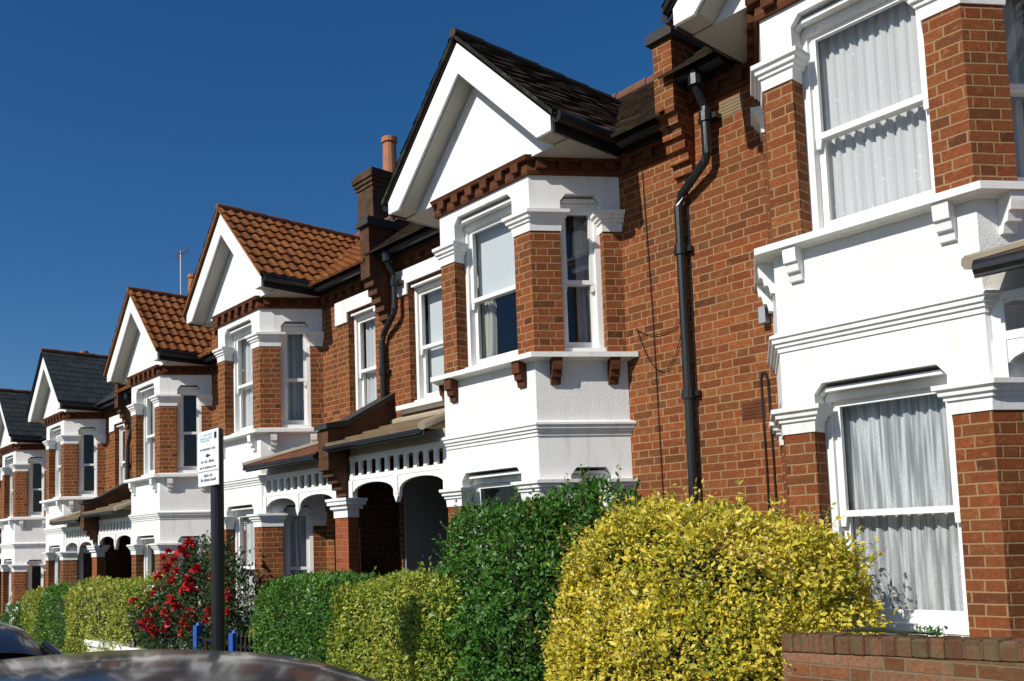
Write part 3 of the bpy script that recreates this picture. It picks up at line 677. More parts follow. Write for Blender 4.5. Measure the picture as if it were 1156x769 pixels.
for k in range(8):
    house, s, xa, xb, B, zg, pw = make_house(k, LAB[k], ROOF[k], BRK[k], MAIN[k])
    porch(k, house, s, B, zg, PR[k])
    gl = 'glass_strong' if k in (1,) else 'glass'
    for z0, z1u, z1c in ((-.695, 1.0, .965), (2.165, 3.80, 3.705)):
        window(house, (-OW + .0, 0), (1, 0), 2 * OW, z0, z1u, .15, gl)
        window(house, cant(T0), (TX, TY), CL * (T1 - T0), z0, z1c, .10, gl)
        a = cant(T1); window(house, (-a[0], a[1]), (TX, -TY), CL * (T1 - T0), z0, z1c, .10, gl)
    window(house, (pw[0], P), (1, 0), pw[1] - pw[0], 2.137, 3.68, .10, gl)
    if k % 2 == 1:                         # even numbered houses carry the party walls on both sides
        xf, xn = xa, xb
        if k == 1: party_features(house, B, xn, zg, 0, False, zo=.33)
        else: party_features(house, B, xn, zg, 0, False, zo=.33, chimney=True, pots=1)
        party_features(house, B, xf, zg, 0, True)
        downpipe(house, B, xf - .01, 1, zg + 2.9)
    else:
        downpipe(house, B, xa - .046, 1, zg) if k == 0 else downpipe(house, B, xa + .22, 1, zg, neck=False)
    hx = (HX[k], S, HDZ[k])
    W1 = 2 * OW
    if k == 0:
        # small things fixed to the wall beside the bay
        def vent(xc, z0, mt):
            m = M(); m.box(xc - .112, xc + .112, P - .002, P + .008, z0, z0 + .16)
            for i in range(5): m.box(xc - .10, xc + .10, P - .006, P + .01, z0 + .012 + .03 * i, z0 + .027 + .03 * i)
            B(m, 'air_brick', mt)
        vent(-1.37, .99, 'terracotta_trim'); vent(-1.42, 3.74, 'tan')
        m = M(); m.box(-1.235, -1.175, P - .08, P - .012, 1.79, 1.93); B(m, 'junction_box', 'metal')
        m = M(); m.tube([(-1.285, P - .012, zg + 1), (-1.28, P - .012, .5), (-1.285, P - .012, 1.32), (-1.27, P - .02, 1.38), (-1.24, P - .02, 1.38), (-1.22, P - .02, 1.30), (-1.215, P - .012, .6), (-1.21, P - .012, zg + 1)], .008, 6); B(m, 'wall_cable', 'black')
        m = M(); m.tube([(-1.90, P - .012, 3.2), (-1.91, P - .01, 2.0), (-1.93, P - .012, zg + 1)], .007, 6); B(m, 'wall_cable', 'black')
        curtain(hx, (-OW, 0), (1, 0), .06, W1 - .05, 2.20, 3.80, .31, 'net_dots', 'white net curtain with woven spots in the big upper window of the nearest bay', folds=11, amp=.018)
        curtain(hx, (-OW, 0), (1, 0), .06, W1 - .05, -.64, 1.0, .31, 'net_lace', 'white lace net curtain in the lower window behind the garden wall', folds=10, amp=.018)
        c0 = cant(T0)
        curtain(hx, c0, (TX, TY), .03, .39, 2.20, 3.72, .28, 'net', 'grey net curtain in the upper side window at the right edge', folds=4)
        curtain(hx, c0, (TX, TY), .03, .39, -.64, .98, .28, 'net', 'net curtain in the lower side window past the right edge', folds=4)
    if k == 1:
        for pts in ([(1.44, P - .012, 3.9), (1.48, P - .012, 2.5), (1.51, P - .012, -1.0)], [(1.29 + .56 * t / 14, P - .02, 2.38 - .12 * t / 14 - 1.75 * (t / 14) * (1 - t / 14) + .15 * (t / 14) ** 3) for t in range(15)], [(1.29 + .57 * t / 14, P - .02, 2.36 + .02 * t / 14 - .45 * (t / 14) * (1 - t / 14)) for t in range(15)]):
            m = M(); m.tube(pts, .004, 6); B(m, 'wall_cable', 'black')
        curtain(hx, (-OW, 0), (1, 0), .07, .26, 2.2, 3.80, .35, 'drape', 'cream curtain drawn to the left of the big bay window under the dark gable', 'curtain', 4, .03, .25)
        c0 = cant(T0)
        curtain(hx, c0, (TX, TY), .24, .39, 2.2, 3.72, .28, 'net', 'pale tied curtain in the narrow side window under the dark gable', 'curtain', 3, .02, -.3)
        m = M(); m.box(pw[0] + .07, pw[1] - .07, P + .27, P + .275, 2.22, 3.68)
        o = m.build('roller_blind', 'blind', None, H); o.location = (hx[0], hx[1], hx[2]); tag(o, 'white blind pulled down in the window left of the bay with brick brackets', 'blind')
        m = M(); lbx = frame3((-OW, 0), (1, 0)); lbox(m, lbx, .06, W1 - .06, .30, .305, 2.98, 3.80)
        o = m.build('roller_blind', 'blind', None, H); o.location = hx; tag(o, 'pale half drawn blind in the big bay window under the dark gable', 'blind')
    if k == 2:
        curtain(hx, (pw[0], P), (1, 0), .06, pw[1] - pw[0] - .05, 2.2, 3.66, .25, 'net', 'white net curtain in the window beside the swan neck downpipe', folds=6)
        curtain(hx, (-OW, 0), (1, 0), .06, W1 - .05, 2.2, 3.80, .31, 'net', 'white net curtain in the upper front bay window under the larger orange gable', folds=7)
        curtain(hx, cant(T0), (TX, TY), .03, .39, 2.2, 3.70, .35, 'drape', 'grey drape filling the upper side window under the larger orange gable', 'curtain', 4, .02)
        curtain(hx, (-OW, 0), (1, 0), .06, W1 - .05, -.64, 1.0, .31, 'net', 'white net curtain in the ground floor window right of the sign post', folds=6)
        curtain(hx, cant(T0), (TX, TY), .03, .39, -.64, .96, .28, 'net_lace', 'pale lace curtain in the side window seen through the porch arch', folds=4)
    if k == 3:
        curtain(hx, (-OW, 0), (1, 0), .06, W1 - .05, 2.2, 3.80, .31, 'net', 'white net curtain in the upper front window under the smaller orange gable', folds=7)
        curtain(hx, (-OW, 0), (1, 0), .06, W1 - .05, -.64, 1.0, .35, 'drape', 'pale curtain in the ground floor window left of the roses', 'curtain', folds=6)
    if k == 4:
        curtain(hx, (-OW, 0), (1, 0), .06, W1 - .05, 2.2, 3.80, .31, 'net', 'white net curtain in the upper front window under the nearer slate gable', folds=7)
    if k == 3:
        curtain(hx, (pw[0], P), (1, 0), .06, pw[1] - pw[0] - .05, 2.2, 3.66, .25, 'net', 'white curtain in the slim window left of the smaller orange gable', folds=6)

# aerial on the far stack
m = M(); m.tube([(0, 0, 0), (0, 0, 1.9)], .02, 6); m.tube([(-.35, 0, 1.75), (.35, 0, 1.85)], .014, 6)
for i in range(6): x = -.3 + i * .12; m.tube([(x, -.16, 1.76 + .014 * i), (x, .16, 1.76 + .014 * i)], .009, 5)
m.tube([(.33, -.2, 1.65), (.33, .2, 2.0)], .012, 5); m.tube([(0, 0, 1.3), (.2, 0, 1.78)], .009, 5)
o = m.build('tv_aerial', 'metal'); o.location = (BOUND[5] - .05, S + 4.15, HDZ[5] + H + 7.9); tag(o, 'thin television aerial standing by the far chimney pot', 'aerial')

# ------------------------------------------------------------------ ground
YK, YW = 2.95, 5.1           # far kerb line, boundary wall line
def sheet(name, y0, y1, dz, mat, x0=-400, x1=400, uv=True):
    m = M(); m.poly([(x0, y0, gz(x0) + dz), (x1, y0, gz(x1) + dz), (x1, y1, gz(x1) + dz), (x0, y1, gz(x0) + dz)])
    return kind(m.build(name, mat, recalc=False))
sheet('ground', -400, 400, -.15, 'soil')
sheet('road', -.2, YK, -.12, 'asphalt', -120, 120)
m = M(); m.prism([(-120, YK + .13, gz(-120) - .3), (120, YK + .13, gz(120) - .3), (120, 5.35, gz(120) - .3), (-120, 5.35, gz(-120) - .3)], [(-120, YK + .13, gz(-120)), (120, YK + .13, gz(120)), (120, 5.35, gz(120)), (-120, 5.35, gz(-120))]); kind(m.build('pavement', 'paving'))
m = M(); m.prism([(-120, YK, gz(-120) - .3), (120, YK, gz(120) - .3), (120, YK + .128, gz(120) - .3), (-120, YK + .128, gz(-120) - .3)], [(-120, YK, gz(-120) + .003), (120, YK, gz(120) + .003), (120, YK + .128, gz(120) + .003), (-120, YK + .128, gz(-120) + .003)]); kind(m.build('kerb', 'kerb', bevel=.015))
m = M(); m.prism([(-120, -.33, gz(-120) - .3), (120, -.33, gz(120) - .3), (120, -.2, gz(120) - .3), (-120, -.2, gz(-120) - .3)], [(-120, -.33, gz(-120) + .003), (120, -.33, gz(120) + .003), (120, -.2, gz(120) + .003), (-120, -.2, gz(-120) + .003)]); kind(m.build('kerb', 'kerb', bevel=.015))
m = M(); m.prism([(-120, -4, gz(-120) - .3), (120, -4, gz(120) - .3), (120, -.332, gz(120) - .3), (-120, -.332, gz(-120) - .3)], [(-120, -4, gz(-120)), (120, -4, gz(120)), (120, -.332, gz(120)), (-120, -.332, gz(-120))]); kind(m.build('pavement', 'paving'))
m = M(); m.prism([(-70, 5.352, gz(-70) - .3), (20, 5.352, gz(20) - .3), (20, 7.4, gz(20) - .3), (-70, 7.4, gz(-70) - .3)], [(-70, 5.352, gz(-70) + .03), (20, 5.352, gz(20) + .03), (20, 7.4, gz(20) + .03), (-70, 7.4, gz(-70) + .03)]); kind(m.build('garden_ground', 'soil'))

# ------------------------------------------------------------------ garden walls, gate
def sloped_box(m, x0, x1, y0, y1, h0, h1, b0=-.25):
    """h: heights above the falling ground"""
    a, b = gz(x0), gz(x1)
    m.prism([(x0, y0, a + b0 + h0 * 0), (x1, y0, b + b0), (x1, y1, b + b0), (x0, y1, a + b0)], [(x0, y0, a + h1), (x1, y0, b + h1), (x1, y1, b + h1), (x0, y1, a + h1)])
def rel(o, e):
    for v in o.data.vertices: v.co -= e.location
    return o
YF = 5.2                                   # street face of the front garden walls and hedges
wl = empty('garden_wall', (-1.5, YF + .1, gz(-1.5)), 'weathered red brick garden wall with brick on edge coping at lower right', 'wall')
xw0, xw1 = -2.93, .6; wt = lambda x: .995 + .033 * (x + 2.915)
m = M(); m.prism([(xw0, YF, -.3), (xw1, YF, -.3), (xw1, YF + .215, -.3), (xw0, YF + .215, -.3)], [(xw0, YF, wt(xw0) - .108), (xw1, YF, wt(xw1) - .108), (xw1, YF + .215, wt(xw1) - .108), (xw0, YF + .215, wt(xw0) - .108)])
rel(m.build('wall_body', 'brick_old', wl), wl)
m = M(); n = 43
for i in range(n):
    a = xw0 + i * (xw1 - xw0) / n; b = a + (xw1 - xw0) / n - .008; j = random.uniform(-.006, .006); zt = wt(a) + random.uniform(-.007, .005)
    m.box(a, b, YF - .008 + j, YF + .225 + j, wt(a) - .105, zt)
m.prism([(xw0 + .01, YF - .002, wt(xw0) - .104), (xw1, YF - .002, wt(xw1) - .104), (xw1, YF + .219, wt(xw1) - .104), (xw0 + .01, YF + .219, wt(xw0) - .104)], [(xw0 + .01, YF - .002, wt(xw0) - .010), (xw1, YF - .002, wt(xw1) - .010), (xw1, YF + .219, wt(xw1) - .010), (xw0 + .01, YF + .219, wt(xw0) - .010)])
rel(m.build('wall_coping', 'soldier', wl, bevel=.007), wl)
m = M(); m.tube([(-2.62, YF + .10, wt(-2.6) + .02), (-2.50, YF + .11, wt(-2.5) + .03), (-2.38, YF + .12, wt(-2.4) + .03), (-2.27, YF + .12, wt(-2.3) + .012)], [.006, .014, .016, .008], 6)
m.tube([(-2.35, YF + .12, wt(-2.3) + .02), (-2.2, YF + .13, wt(-2.2) + .015), (-2.1, YF + .12, wt(-2.1) + .012)], .007, 5)
o = m.build('dead_branch', 'twig'); tag(o, 'dark dead branch lying along the top of the brick garden wall', 'branch')

ww = empty('low_wall', (-14.0, YF + .1, gz(-14.0)), 'low white painted wall with iron railing under the red roses', 'wall')
xl, xr, zt = -15.4, -11.3, .145
m = M(); m.prism([(xl, YF, -1.0), (xr, YF, -1.0), (xr, YF + .2, -1.0), (xl, YF + .2, -1.0)], [(xl, YF, zt - .1), (xr, YF, zt - .08), (xr, YF + .2, zt - .08), (xl, YF + .2, zt - .1)])
rel(m.build('wall_body', 'stucco', ww), ww)
m = M(); m.prism([(xl - .05, YF - .04, zt - .097), (xr, YF - .04, zt - .077), (xr, YF + .24, zt - .077), (xl - .05, YF + .24, zt - .097)], [(xl - .05, YF - .04, zt), (xr, YF - .04, zt + .02), (xr, YF + .24, zt + .02), (xl - .05, YF + .24, zt)]); rel(m.build('wall_coping', 'stucco', ww, bevel=.012), ww)
m = M()
for i in range(12): x = -15.2 + i * .32; m.tube([(x, YF + .1, zt), (x, YF + .1, zt + .42)], .010, 6)
m.tube([(-15.25, YF + .1, zt + .40), (-11.4, YF + .1, zt + .42)], .013, 6); m.tube([(-13.4, YF + .05, zt), (-13.4, YF + .05, zt + .12), (-13.4, YF + .05, zt + .56)], [.08, .028, .018], 8)
for i in range(6): x = -15.0 + i * .6; m.tube([(x + .15 * math.cos(t * .785), YF + .1, zt + .22 + .10 * math.sin(t * .785)) for t in range(9)], .007, 5)
rel(m.build('iron_railing', 'black', ww), ww)

gt = empty('garden_gate', (-10.6, YF + .05, gz(-10.6)), 'black barred garden gate between bright blue posts beside the sign post foot', 'gate'); zb = gz(-10.6)
for x, zt in ((-11.13, .65), (-10.1, .61)):
    m = M(); m.box(x - .055, x + .055, YF, YF + .1, zb - .1, zt - .04); m.tube([(x, YF + .05, zt - .045), (x, YF + .05, zt)], [.04, .015], 8); rel(m.build('gate_post', 'blue', gt), gt)
m = M()
for i in range(7): x = -11.0 + i * .13; m.box(x - .010, x + .010, YF + .04, YF + .06, zb + .08, .52)
m.box(-11.07, -10.16, YF + .035, YF + .065, zb + .10, zb + .14); m.box(-11.07, -10.16, YF + .035, YF + .065, .42, .46); rel(m.build('gate_bars', 'black', gt), gt)
rl = empty('iron_fence', (-9.8, YF + .05, gz(-9.8)), 'short black iron fence between the blue gate and the clipped green hedge', 'fence'); zb = gz(-9.8)
m = M()
for i in range(5): x = -10.0 + i * .115; m.box(x - .016, x + .016, YF + .03, YF + .065, zb - .05, .54); m.tube([(x, YF + .047, .54), (x, YF + .047, .61)], [.022, .003], 6)
m.box(-10.03, -9.50, YF + .04, YF + .057, .40, .44); m.box(-10.03, -9.50, YF + .04, YF + .057, zb + .12, zb + .16); rel(m.build('fence_bars', 'black', rl), rl)

# ------------------------------------------------------------------ foliage
def leaves_mesh(name, pts, nrm, size, mat, parent=None, base=(0, 0, 0), droop=.2, aspect=.5, spread=.68):
    n = len(pts); rng = RNG
    d = rng.normal(size=(n, 3)); d[:, 2] += .35; d += nrm * .6; d /= np.linalg.norm(d, axis=1)[:, None]      # leaf axis
    up = nrm * (1 - spread * .45) + rng.normal(size=(n, 3)) * spread * .75 + np.array([0, 0, .45])
    up += np.array([0, -.35, .1])              # leaves turn towards the light
    sd = np.cross(d, up); sd /= np.linalg.norm(sd, axis=1)[:, None] + 1e-9
    nn = np.cross(sd, d)
    L = size * np.clip(rng.lognormal(-.02, .33, n), .45, 1.9)[:, None]; W = L * aspect * rng.uniform(.8, 1.2, n)[:, None]
    p = pts - np.array(base)
    a = p; t = p + d * L; l = p + d * L * .5 + sd * W * .5 + nn * W * .18; r = p + d * L * .5 - sd * W * .5 + nn * W * .18
    v = np.stack([a, l, t, r], 1).reshape(-1, 3)
    idx = np.arange(n) * 4
    f = np.stack([idx, idx + 3, idx + 2, idx, idx + 2, idx + 1], 1).reshape(-1)
    me = bpy.data.meshes.new(name); me.vertices.add(len(v)); me.vertices.foreach_set('co', v.astype(np.float32).ravel())
    nf = 2 * n; me.loops.add(nf * 3); me.loops.foreach_set('vertex_index', f.astype(np.int32))
    me.polygons.add(nf); me.polygons.foreach_set('loop_start', np.arange(nf, dtype=np.int32) * 3); me.polygons.foreach_set('loop_total', np.full(nf, 3, np.int32))
    me.update(calc_edges=True); me.materials.append(MT[mat]); me.validate()
    o = bpy.data.objects.new(name, me); COL.objects.link(o)
    if parent: o.parent = parent
    return o
def vnoise(p, f, seed=0):
    r = np.zeros(len(p)); rg = np.random.default_rng(seed)
    for i in range(7):
        k = rg.normal(size=3) * f; r += np.sin(p @ k + rg.uniform(0, 6.3)) / 7 * 1.9
    return r
def superq(n, c, rad, e, rng=RNG):
    """points and normals on a rounded box / ellipsoid"""
    d = rng.normal(size=(n * 2, 3)); d /= np.linalg.norm(d, axis=1)[:, None]
    rr = (np.abs(d) ** e).sum(1) ** (-1 / e); q = d * rr[:, None]
    rad = np.array(rad); g = np.sign(q) * np.abs(q) ** (e - 1) / rad; g /= np.linalg.norm(g, axis=1)[:, None]
    # area weighting
    n0 = np.sign(q) * np.abs(q) ** (e - 1); n0 /= np.linalg.norm(n0, axis=1)[:, None]
    c0 = (d * n0).sum(1); w = rr ** 2 / np.maximum(c0, .05) * np.linalg.norm(n0 / rad, axis=1)
    pick = rng.choice(len(q), n, p=w / w.sum())
    return np.array(c) + q[pick] * rad, g[pick]
def bush(name, label, cat, blobs, n, size, mat, rough=.10, depth=.16, nf=3.0, seed=1, group=None, core=.80, aspect=.5, sprigs=0, slope=True):
    x0 = blobs[0][0]
    root = empty(name, (x0[0], x0[1], gz(x0[0])), label, cat, group); base = root.location
    tot = sum(np.prod(np.array(b[1])) ** (2 / 3) for b in blobs); P_, N_, stems = [], [], []
    for c, rad, e in blobs:
        k = int(n * np.prod(np.array(rad)) ** (2 / 3) / tot); p, g = superq(k, c, rad, e)
        disp = vnoise(p, nf, seed) * rough + vnoise(p, nf * 3.1, seed + 1) * rough * .5
        p = p + g * (disp - RNG.exponential(depth * .45, k) * 1.0 + RNG.normal(0, .015, k))[:, None]
        if slope: p[:, 2] += SLOPE * (p[:, 0] - c[0])
        kp = (g[:, 1] < .35) | (RNG.random(len(g)) < .35); p, g = p[kp], g[kp]
        for c2, rad2, e2 in blobs:
            if c2 is c: continue
            ins = (np.abs((p - np.array(c2)) / np.array(rad2)) ** e2).sum(1) < .82 ** e2; p, g = p[~ins], g[~ins]
        P_.append(p); N_.append(g)
        if sprigs:
            ns = int(sprigs * k / n); ps, gs = superq(ns, c, rad, e); keep = gs[:, 2] > -.1; ps, gs = ps[keep], gs[keep]
            if slope: ps[:, 2] += SLOPE * (ps[:, 0] - c[0])
            ps = ps + gs * (vnoise(ps, nf, seed) * rough)[:, None]
            ax = gs * .7 + np.array([0, 0, .8]) + RNG.normal(0, .3, gs.shape); ax /= np.linalg.norm(ax, axis=1)[:, None]
            ln = RNG.uniform(.05, .22, len(ps))
            if sprigs >= 300:
                for a_, x_, l_ in zip(ps, ax, ln): stems.append((a_ - x_ * .12, a_ + x_ * l_ * 1.02))
            for q in range(9):
                P_.append(ps + ax * (ln * q / 8)[:, None] + RNG.normal(0, .008, ps.shape)); N_.append(gs)
    p = np.concatenate(P_); g = np.concatenate(N_); ok = p[:, 2] > gz(p[:, 0]) + .03
    leaves_mesh('foliage', p[ok], g[ok], size, mat, root, tuple(base), aspect=aspect)
    m = M()
    for c, rad, e in blobs:
        def fn(a, b, c=c, rad=rad, e=e):
            th, ph = a * 2 * math.pi, (b - .5) * math.pi
            d = np.array([math.cos(ph) * math.cos(th), math.cos(ph) * math.sin(th), math.sin(ph)]); rr = (np.abs(d) ** e).sum() ** (-1 / e)
            q = np.array(c) + d * rr * (np.array(rad) - depth * 1.0 - rough) * (.84 if core < .9 else .94)
            q = q + np.array([math.sin(q[0] * 9 + q[2] * 7), math.sin(q[1] * 8 + q[0] * 5), math.sin(q[2] * 8 + q[0] * 6)]) * .02
            if slope: q[2] += SLOPE * (q[0] - c[0])
            q[2] = max(q[2], gz(q[0]) + .02)
            return q - np.array(base)
        m.grid(fn, 28, 16)
    m.build('branches', 'twig', root, smooth=True)
    if stems:
        m = M()
        for a_, b_ in stems: m.tube([tuple(a_ - np.array(base)), tuple(b_ - np.array(base))], [.0035, .0015], 3)
        kind(m.build('shoots', 'shoot', root, recalc=False), 'stuff')
    m = M(); bz = gz(x0[0])
    for i in range(5):
        c = blobs[min(i, len(blobs) - 1)][0]; a = random.random() * 6.3
        m.tube([(c[0] + .12 * math.cos(a), c[1] + .08 * math.sin(a), bz - .1), (c[0] + .2 * math.cos(a), c[1] + .1 * math.sin(a), c[2] * .6 + .3 * bz), (c[0] + .4 * math.cos(a), c[1] + .15 * math.sin(a), c[2])], [.03, .022, .012], 6)
    o = m.build('stem', 'twig', root); rel(o, root)
    return root

HG = 'hedges and bushes along the front gardens'
bush('golden_privet', 'large loose golden yellow privet bush spilling over the end of the brick wall', 'bush',
     [((-3.88, 5.75, .93), (1.12, .66, .92), 2.2), ((-3.28, 5.85, .98), (.58, .42, .66), 2.3), ((-3.85, 5.45, .60), (.98, .55, .66), 2.4), ((-4.50, 5.72, .66), (.55, .52, .80), 2.2)],
     125000, .037, 'golden', rough=.10, depth=.15, seed=3, sprigs=800, nf=4.2, slope=False, group=HG)
bush('privet_bush', 'tall dark green unclipped privet bush left of the golden one', 'bush',
     [((-5.65, 5.80, .90), (.90, .60, 1.02), 2.7), ((-4.95, 5.95, .95), (.85, .50, 1.0), 2.6), ((-5.95, 5.55, .55), (.55, .45, .80), 2.5)],
     88000, .042, 'darkgreen', rough=.13, depth=.15, seed=5, sprigs=800, nf=4.0, slope=False, group=HG)
bush('clipped_hedge', 'clipped yellow green hedge with the sign shadow on its face', 'hedge',
     [((-6.90, 5.56, .53), (1.05, .38, .74), 7)], 46000, .038, 'golden_green', rough=.04, depth=.09, seed=8, sprigs=60, core=.95, group=HG)
bush('clipped_hedge', 'clipped plain green hedge left of the yellow green one', 'hedge',
     [((-8.62, 5.56, .45), (.98, .38, .80), 7)], 40000, .038, 'green', rough=.04, depth=.09, seed=9, sprigs=40, core=.95, group=HG)
bush('low_shrub', 'small pale green shrub behind the black iron fence', 'shrub', [((-9.95, 5.62, .30), (.34, .25, .52), 2.5)], 4500, .04, 'golden_green', seed=11, group=HG)
rs = bush('rose_bush', 'climbing rose bush covered with red blooms behind the white wall', 'bush',
     [((-12.1, 5.62, .42), (1.25, .42, .78), 2.6), ((-11.75, 5.75, 1.08), (.75, .36, .66), 2.2), ((-12.7, 5.5, .25), (.65, .4, .66), 2.5), ((-11.0, 5.6, .65), (.45, .35, .72), 2.4)], 36000, .050, 'roseleaf', rough=.13, depth=.17, seed=13, sprigs=150, slope=False, group=HG)
def rose_mesh():
    pts, nr = [], []
    n = 42; p, gg = superq(n, (0, 0, 0), (.075, .075, .06), 2); 
    me = leaves_mesh('rose', p * .55, gg, .085, 'rosered', None, aspect=.95)
    return me
r0 = rose_mesh(); r0.parent = rs
rsp = [(190, 622), (183, 628), (196, 632), (188, 640), (214, 612), (178, 650), (194, 655), (212, 655), (205, 668), (216, 663), (176, 668), (193, 678), (200, 685), (186, 690), (160, 685), (168, 690), (180, 684), (235, 690), (232, 700), (208, 700), (214, 705), (163, 703), (158, 712), (172, 710), (178, 716), (184, 712), (205, 715), (228, 735), (233, 742), (222, 642), (247, 662), (254, 672), (256, 690), (150, 678), (199, 645), (206, 622), (171, 700), (191, 700), (218, 690), (240, 652)]

def hedge(label, x0, x1, ztop, mat, seed, n):
    c = (x0 + x1) / 2; zb_ = gz(c)
    return bush('clipped_hedge', label, 'hedge', [((c, 5.62, (ztop + zb_) / 2), ((x1 - x0) / 2, .42, (ztop - zb_) / 2), 5)], n, .05, mat, rough=.07, depth=.11, seed=seed, sprigs=30, core=.95, group=HG)
hedge('yellow green hedge beside the roses, rightmost of the far hedges', -17.0, -12.9, 1.16, 'golden_green', 21, 24000)
hedge('bright green hedge between two yellowish far hedges', -18.6, -16.95, 1.02, 'green', 22, 12000)
hedge('yellowish hedge at the far left, last of the far hedges', -19.75, -18.55, .92, 'golden_green', 23, 10000)
fs = bush('flowering_shrub', 'dark shrub with a few white flowers at the far left edge', 'shrub', [((-21.0, 5.6, -.18), (1.2, .4, .72), 2.4)], 8000, .06, 'darkgreen', rough=.13, seed=25, group=HG)
f0 = leaves_mesh('flower', RNG.normal(0, .022, (10, 3)), np.tile([0, -1, .4], (10, 1)).astype(float), .055, 'whiteflower', fs, (0, 0, 0), aspect=.9)
p, gg = superq(120, (0, 0, 0), (1.2, .42, .74), 2.4); p = p[(gg[:, 1] < .1) & (p[:, 2] > -.3)][:26]
for i, q in enumerate(p):
    o = f0 if i == 0 else f0.copy()
    if i: COL.objects.link(o); o.parent = fs
    o.location = (q[0], q[1], q[2] + (-.18 - fs.location.z)); o.rotation_euler = (0, 0, i)
# weeds on the garden wall
pts = np.stack([RNG.normal(-2.15, .035, 90), RNG.uniform(YF + .06, YF + .16, 90), RNG.uniform(0, .04, 90)], 1)
o = leaves_mesh('wall_weed', pts, np.tile([0, 0, 1.0], (90, 1)), .022, 'darkgreen', None, (-2.15, YF + .1, 0)); o.location = (-2.15, YF + .1, wt(-2.15)); tag(o, 'straggling dark weed on the garden wall coping below the lace curtain', 'weed')

# ------------------------------------------------------------------ camera
f_px, yaw, pit, rol = 1007.148, R(-53.4695), R(4.7327), R(-1.311)
cy, sy, cp, sp = math.cos(yaw), math.sin(yaw), math.cos(pit), math.sin(pit)
fwd = Vector((sy * cp, cy * cp, sp)); r0v = Vector((cy, -sy, 0)); u0v = r0v.cross(fwd)
rv = r0v * math.cos(rol) + u0v * math.sin(rol); uv_ = -r0v * math.sin(rol) + u0v * math.cos(rol)
cd = bpy.data.cameras.new('camera'); cam = bpy.data.objects.new('camera', cd); COL.objects.link(cam)
mat = Matrix((rv, uv_, -fwd)).transposed().to_4x4(); mat.translation = (0, 0, HC); cam.matrix_world = mat
cd.sensor_width = 36; cd.lens = f_px / 1156 * 36; cd.shift_x = 155.28 / 1156; cd.shift_y = 153.79 / 1156; cd.clip_start = .05; cd.clip_end = 2000; sc.camera = cam
# roses sit on the near side of their bush
def place(px, py, y):
    d = fwd + rv * ((px - 422.72) / f_px) - uv_ * ((py - 538.29) / f_px); t = y / d.y; return Vector((0, 0, HC)) + d * t
for i, (px, py) in enumerate(rsp):
    o = r0 if i == 0 else r0.copy()
    if i: COL.objects.link(o); o.parent = rs
    q = place(px, py, 5.22 + random.uniform(-.10, .2)); o.location = q - rs.location
    o.scale = [random.uniform(.45, .82)] * 3; o.rotation_euler = (random.uniform(-.6, .6), random.uniform(-.6, .6), random.uniform(0, 6.3))

# ------------------------------------------------------------------ parking sign
sx_, sy_ = -6.58, 3.20
sg = empty('parking_sign', (sx_, sy_ + .09, gz(sx_)), 'white parking notice with small print on a dark post at the kerb', 'sign')
m = M(); m.tube([(sx_ + .02, sy_ + .07, gz(sx_) - .1), (sx_ + .02, sy_ + .07, HC + 1.015)], .055, 14); m.tube([(sx_ + .02, sy_ + .07, HC + 1.015), (sx_ + .02, sy_ + .07, HC + 1.03)], [.056, .02], 14); rel(m.build('post', 'black', sg, smooth=False), sg)
sz0, sz1 = HC + .552, HC + 1.005; SX0, SX1 = sx_ - .186, sx_ + .186
m = M(); m.box(SX0, SX1, sy_, sy_ + .008, sz0, sz1); pl = rel(m.build('sign_plate', 'signface', sg, bevel=.002), sg)
hgt = sz1 - sz0
def text_row(q, a, b, h, ink):               # a line of print too small to read
    m = M(); x = SX0 + a * .372; z = sz0 + hgt * q; e = SX0 + b * .372
    while x < e - .012:
        w = random.uniform(.008, .016)
        m.box(x, min(x + w, e), sy_ - .0015, sy_ + .002, z, z + h * random.choice((.72, .72, 1.0, .8))); x += w + random.choice((.005, .005, .005, .016))
    rel(m.build('text_line', ink, pl), sg)
for q, a, b in ((.645, .12, .88), (.42, .16, .84), (.315, .10, .92)): text_row(q, a, b, .022, 'ink')
for q, a, b in ((.165, .30, .72), (.085, .14, .90)): text_row(q, a, b, .024, 'ink')
for q, a, b in ((.905, .16, .74), (.845, .12, .70), (.795, .14, .62), (.735, .44, .54)): text_row(q, a, b, .020, 'inkpale')
m = M(); m.front([(sx_ - .05, sz0 + hgt * .545), (sx_ + .005, sz0 + hgt * .585), (sx_ + .005, sz0 + hgt * .56), (sx_ + .04, sz0 + hgt * .56), (sx_ + .04, sz0 + hgt * .53), (sx_ + .005, sz0 + hgt * .53), (sx_ + .005, sz0 + hgt * .505)], sy_ - .002, sy_ + .002); rel(m.build('arrow', 'black', pl), sg)
m = M(); m.box(SX1 - .07, SX1 - .03, sy_ - .002, sy_ + .002, sz0 + hgt * .83, sz0 + hgt * .94); rel(m.build('sign_emblem', 'black', pl), sg)
m = M(); m.box(SX0 + .002, SX1 - .002, sy_ - .002, sy_ + .001, sz0 + hgt * .262, sz0 + hgt * .270); rel(m.build('divider_line', 'black', pl), sg)

